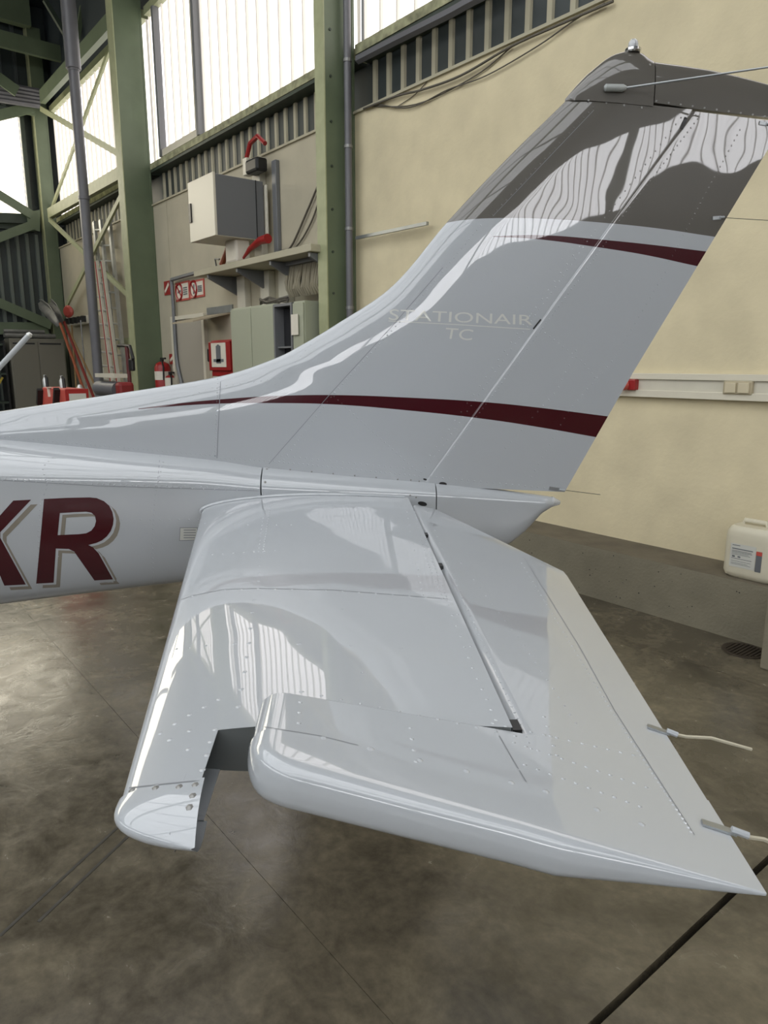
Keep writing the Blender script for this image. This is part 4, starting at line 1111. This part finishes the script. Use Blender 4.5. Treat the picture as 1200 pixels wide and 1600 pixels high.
rv.mb.build('rivet', M['air_fin'], fin, smooth=True, kind='stuff')
rv = Riv()
rv.line([(892, 153), (1003, 168)], 5, r=.0045, h=.0018).at(1016, 101, r=.0045).at(1011, 133, r=.0045)
rv.mb.build('screw', M['steel'], fcap, smooth=True, kind='stuff')
rv = Riv(); rv.line([(1026, 158), (1195, 182)], 10, r=.0045, h=.0018); rv.mb.build('screw', M['steel'], rcap, smooth=True, kind='stuff')
# fuselage rivets
rv = Riv()
rv.line([(0, 747), (150, 756), (405, 764)], 46).line([(4, 751), (405, 768)], 24).line([(82, 715), (66, 730), (74, 760), (62, 790), (60, 860), (58, 930)], 28)
rv.line([(255, 722), (245, 760), (242, 780), (238, 850), (240, 925)], 28).line([(66, 800), (58, 920)], 14)
rv.line([(190, 812), (310, 812)], 9).line([(40, 870), (160, 868)], 8, r=.0022)
rv.mb.build('rivet', M['air'], fu, smooth=True, kind='stuff')
rv = Riv(); rv.line([(420, 731), (655, 752)], 8, r=.004).line([(440, 773), (650, 777)], 8, r=.004).at(417, 733, r=.0055, h=.002).at(414, 753, r=.0055, h=.002).at(642, 750, r=.004).at(641, 774, r=.004)
rv.mb.build('screw', M['steel'], fa, smooth=True, kind='stuff')
# stabilizer rivets
rv = Riv()
rv.line([(423, 786), (411, 862)], 20, r=.0026).line([(414, 786), (404, 862)], 14, r=.0026).line([(406, 872), (403, 920)], 5, r=.004)
rv.line([(316, 868), (340, 866), (430, 860)], 8).line([(320, 818), (395, 820), (500, 820)], 9)
rv.line([(300, 932), (350, 922), (403, 920), (520, 923), (692, 935)], 16)
rv.line([(636, 800), (645, 850), (660, 930)], 14).line([(648, 800), (668, 880), (690, 930)], 30, r=.0022).line([(654, 806), (676, 880), (697, 932)], 24, r=.0022)
for x, y in ((397, 938), (394, 957), (391, 982), (389, 1005), (385, 1027), (382, 1050), (377, 1077), (373, 1104), (366, 1006), (467, 1006)): rv.at(x, y, r=.0055, h=.0012)
for x, y in ((342, 1093), (319, 1105), (296, 1117), (273, 1131), (250, 1146), (296, 1142), (265, 1156), (294, 1171), (329, 1159), (323, 1180), (316, 1203), (336, 1140), (368, 1139)): rv.at(x, y, r=.0045, h=.0012)
for x, y in ((276, 1014), (296, 1012), (322, 1009), (535, 952), (548, 1009), (566, 1051), (627, 1013), (715, 960), (735, 1010)): rv.at(x, y, r=.003)
rv.line([(700, 945), (745, 1060), (775, 1125)], 12)
rv.mb.build('rivet', M['air'], sobj, smooth=True, kind='stuff')
rv = Riv()
for x, y in ((206, 1235), (243, 1231), (280, 1229), (305, 1226), (301, 1243), (296, 1261)): rv.at(x, y, r=.005, h=.0016)
rv.mb.build('rivet', M['steel'], cobj, smooth=True, kind='stuff')
# elevator rivets
rv = Riv()
rv.line([(472, 1081), (700, 1127), (805, 1150)], 12).line([(470, 1081), (467, 1130)], 4, r=.0035).line([(506, 1153), (580, 1170)], 2, r=.005)
rv.line([(640, 1137), (650, 1190)], 4)
rv.mb.build('rivet', M['air_flat'], hobj, smooth=True, kind='stuff')
rv = Riv()
for f, n in (((668, 800), 14), ((682, 800), 0)): 
    if n: rv.line([f, (720, 930), (830, 1170)], 40, r=.0024)
rv.line([(815, 880), (955, 1110), (1080, 1300)], 60, r=.0024).line([(720, 880), (820, 1010), (900, 1130)], 20, r=.0024)
rv.line([(803, 1160), (1010, 1230)], 12).line([(770, 1130), (990, 1180)], 12).line([(820, 1195), (1000, 1260)], 10).line([(850, 1120), (870, 1180)], 5)
for x, y in ((799, 1223), (853, 1237), (933, 1265), (1003, 1288), (578, 1170), (656, 1188), (729, 1205)): rv.at(x, y, r=.005, h=.0014)
rv.mb.build('rivet', M['air'], eobj, smooth=True, kind='stuff')

# seams
ribbon('panel_seam', [(345, 589), (342, 650), (339, 716)], .0025, M['seam'], fin, B_fin)
ribbon('panel_seam', [(420, 725), (520, 611), (615, 507), (692, 418)], .0018, M['seam'], fin, B_fin)
ribbon('panel_seam', [(928, 172), (770, 338)], .0015, M['seam'], fin, B_fin)
ribbon('panel_seam', [(275, 940), (300, 931), (350, 921), (403, 919.5), (520, 922), (700, 936)], .002, M['seam'], sobj)
ribbon('panel_seam', [(186, 1233), (250, 1226), (319, 1219)], .002, M['seam'], sobj)
ribbon('panel_seam', [(0, 750), (150, 759), (405, 767)], .002, M['seam'], fu, B_fus)
ribbon('panel_seam', [(250, 712), (246, 755)], .0015, M['seam'], fu, B_fus)
ribbon('panel_seam', [(780, 1150), (800, 1185), (822, 1222)], .0015, M['seam'], eobj)
ribbon('panel_seam', [(818, 870), (905, 1010), (960, 1110), (1085, 1305)], .0012, M['seam'], eobj)
ribbon('panel_seam', [(413, 1136), (500, 1150), (560, 1165)], .001, M['seam'], hobj)
for (x, y, dx, dy, r) in ((692, 756, 9, 1, .012), (664, 749, 3, 1, .006), (660, 787, 13, 3, .014)):
    p, n = hit(x, y, None, .001)
    q, n2 = hit(x+dx, y+dy, None, .001)
    if p and q:
        u = (q-p).normalized(); v = n.cross(u)
        MB().add([p+u*(r*1.3*cos(k*pi/6))+v*(r*.6*sin(k*pi/6)) for k in range(12)], [tuple(range(12))]).build('access_hole', M['black'], stg, norm=False)
# hinge slot openings on fin and rudder
ribbon('hinge_slot', [(1072, 184), (1064, 202)], .013, M['black'], rud, B_fin, step=4, off=.002)
ribbon('hinge_slot', [(845, 499), (833, 514)], .006, M['black'], rud, B_fin, step=4, off=.002)

# registration letters and lettering
def decal(name, polys, m, parent, off, B, maxlen=.02, label=None):
    """polys: list of loops (outer + holes) in image pixels, laid on the skin"""
    bm = bmesh.new()
    loops = [[Vector((x, y, 0)) for x, y in l] for l in polys]
    flat = [v for l in loops for v in l]; tris = tessellate_polygon(loops)
    bv = [bm.verts.new(v) for v in flat]
    for t in tris:
        try: bm.faces.new([bv[i] for i in t])
        except ValueError: pass
    for it in range(6):
        ed = [e for e in bm.edges if e.calc_length() > 12]
        if not ed: break
        bmesh.ops.subdivide_edges(bm, edges=ed, cuts=1); bmesh.ops.triangulate(bm, faces=bm.faces)
    mb = MB(); bm.verts.index_update()
    P = []
    for v in bm.verts: p, n = hit(v.co.x, v.co.y, B, off); P.append(p)
    ok = [f for f in bm.faces if all(P[v.index] is not None for v in f.verts)]
    mb.add([p if p is not None else Vector((0, 0, 0)) for p in P], [tuple(v.index for v in f.verts) for f in ok])
    bm.free()
    return mb.build(name, m, parent, norm=False, smooth=False, label=label)
cc = lambda l, dx=0, dy=0: [((x+dx)/2.857, (y+dy)/2.857+560) for x, y in l]
Ro = [(197, 627), (300, 622), (400, 620), (432, 623), (465, 637), (488, 657), (502, 685), (508, 715), (505, 742), (495, 770), (478, 793), (455, 812), (430, 823), (395, 832), (415, 842), (440, 868), (505, 985), (422, 990), (350, 888), (332, 862), (308, 850), (250, 848), (240, 1000), (162, 1004), (180, 815)]
Ri = [(268, 690), (330, 686), (385, 684), (408, 688), (424, 702), (429, 725), (423, 748), (408, 768), (385, 780), (350, 784), (258, 788)]
Xo = [(-180, 640), (-75, 640), (-30, 735), (60, 634), (140, 630), (2, 775), (2, 800), (116, 1008), (20, 1013), (-38, 880), (-130, 1018), (-225, 1020), (-80, 800)]
for nm, polys in (('letter_k', [Xo]), ('letter_r', [Ro, Ri])):
    o = decal('registration_letter', [cc(l, 28, 21) for l in polys], M['shadow_paint'], fu, .0006, B_fus, label='taupe drop shadow of the letter')
    o = decal('registration_letter', [cc(l, 11, 8) for l in polys], M['air_flat'], fu, .0012, B_fus, label='white outline of the letter')
    o = decal('registration_letter', [cc(l) for l in polys], M['air_red'], fu, .0018, B_fus, label='dark red letter')
def lettering(txt, quad, m, parent, B, off=.001, label=None):
    cu = bpy.data.curves.new('tmp', 'FONT'); cu.body = txt; cu.resolution_u = 4
    to = bpy.data.objects.new('tmp', cu); COL.objects.link(to); bpy.context.view_layer.update()
    me = bpy.data.meshes.new_from_object(to.evaluated_get(bpy.context.evaluated_depsgraph_get()))
    bpy.data.objects.remove(to)
    xs_ = [v.co.x for v in me.vertices]; ys_ = [v.co.y for v in me.vertices]; x0, x1, y0, y1 = min(xs_), max(xs_), min(ys_), max(ys_)
    (ax, ay), (bx, by), (cx, cy), (dx, dy) = quad   # bottom left, bottom right, top right, top left
    P = []
    for v in me.vertices:
        u = (v.co.x-x0)/(x1-x0); t = (v.co.y-y0)/(y1-y0)
        x = (ax*(1-u)+bx*u)*(1-t)+(dx*(1-u)+cx*u)*t; y = (ay*(1-u)+by*u)*(1-t)+(dy*(1-u)+cy*u)*t
        p, n = hit(x, y, B, off); P.append(p or Vector((0, 0, 0)))
    F_ = [tuple(p.vertices) for p in me.polygons]; bpy.data.meshes.remove(me)
    return MB().add(P, F_).build('lettering', m, parent, norm=False, label=label)
lettering('STATIONAIR', [(607, 500), (832, 508), (832, 492.5), (609, 483)], M['text_paint'], fin, B_fin, label='pale lettering on the fin')
lettering('TC', [(694, 529), (737, 532), (740, 515), (697, 512)], M['text_paint'], fin, B_fin, label='pale lettering under the line')
ribbon('underline', [(607, 501.5), (720, 507.5), (828, 514.5)], .003, M['text_paint'], fin, B_fin)
# small data plate on the fuselage beside the stabilizer root
o = decal('data_plate', [[(281, 824), (309, 824), (309, 844), (280, 845)]], M['seam'], fu, .0006, B_fus)
decal('plate_face', [[(282, 825), (308, 825), (308, 843), (281, 844)]], M['text_paint'], o, .0012, B_fus)
for k in range(4): ribbon('plate_text', [(287, 828+k*4), (306, 828+k*4)], .0035, M['seam'], o, B_fus, off=.0016)

# antennas and static wicks
p, n = hit(958, 139, None, .002)
an = MB().tube([p-AX*.035+SP*.006, p-AX*.03+SP*.008, p+AX*.03+SP*.008, p+AX*.042+SP*.008], [.006, .012, .012, .007], 12).build('antenna_base', M['zinc_paint'], air, smooth=True)
q0 = p+AX*.04+SP*.009; q1 = on_plane(1200, 105, CC+SP*.26, SP); q1 = q0+(q1-q0)*1.18
MB().tube([q0, q1], [.0038, .003], 8).build('rod', M['zinc'], an, smooth=True)
P0 = on_plane(45, 524, CC, SP); P1 = on_plane(-60, 638, CC, SP)
ra = MB().tube([P1, P1.lerp(P0, .9), P0], [.010, .010, .0095], 10).build('whip_antenna', M['whip'], air, smooth=True)
MB().tube([P0, P0+(P0-P1).normalized()*.01], [.0115, .007], 10).build('tip', M['alu'], ra, smooth=True)
def wick(m0, m1, e, parent, thick=.0028, sl=None, drop=0, pn=None):
    a, n = hit(*m0, None, .002); b, _ = hit(*m1, None, .002)
    if pn: b = on_plane(*m1, a, pn)
    if b is None: b = on_plane(*m1, a, SP)
    t_ = MB().bar(a, b, .012, .003, n).build('wick_mount', M['zinc'], parent)
    c = on_plane(*e, b, SP)
    MB().tube([b-(b-a)*.15+n*.003, b+(b-a)*.35+n*.002], .0045, 8).build('wick_clamp', M['air_flat'], t_, smooth=True)
    mid = b.lerp(c, .5)+ZZ*drop
    MB().tube([b, b.lerp(c, .2), mid, c], thick, 6).build('wick_rod', sl or M['wick'], t_, smooth=True)
wick((1011, 1136), (1046, 1146), (1174, 1171), eobj, drop=.006, pn=EN)
wick((1096, 1287), (1150, 1302), (1235, 1330), eobj, drop=.004, pn=EN)
wick((858, 762), (876, 765), (938, 773), rud, .0012, M['wickdark'])
wick((1113, 341), (1126, 340), (1210, 345), rud, .0012, M['wickdark'])
wick((1186, 192), (1198, 194), (1260, 203), rud, .0012, M['wickdark'])

# ------------------------------------------------------------------ groups of look-alikes
GR = {'steel_column': 'green steel wall columns', 'diagonal_brace': 'diagonal braces of the steel frame', 'gable_beam': 'gable rails', 'roof_rod': 'roof struts',
      'gusset_plate': 'gusset plates of the corner column', 'cable': 'cables on the wall', 'conduit_pipe': 'conduits on the wall', 'prohibition_sign': 'prohibition signs on the wall',
      'wall_post': 'wall posts under the shelf', 'fire_extinguisher': 'fire extinguishers by the column', 'ladder': 'ladders on the wall', 'snow_shovel': 'leaning shovels',
      'metal_tube': 'tubes on the cabinet', 'metal_cabinet': 'pale green cabinets under the shelf', 'floor_tape': 'tape lines on the floor'}
for o in bpy.data.objects:
    if o.parent is None and 'label' in o:
        k = o.name.split('.')[0]
        if k in GR and 'group' not in o: o['group'] = GR[k]
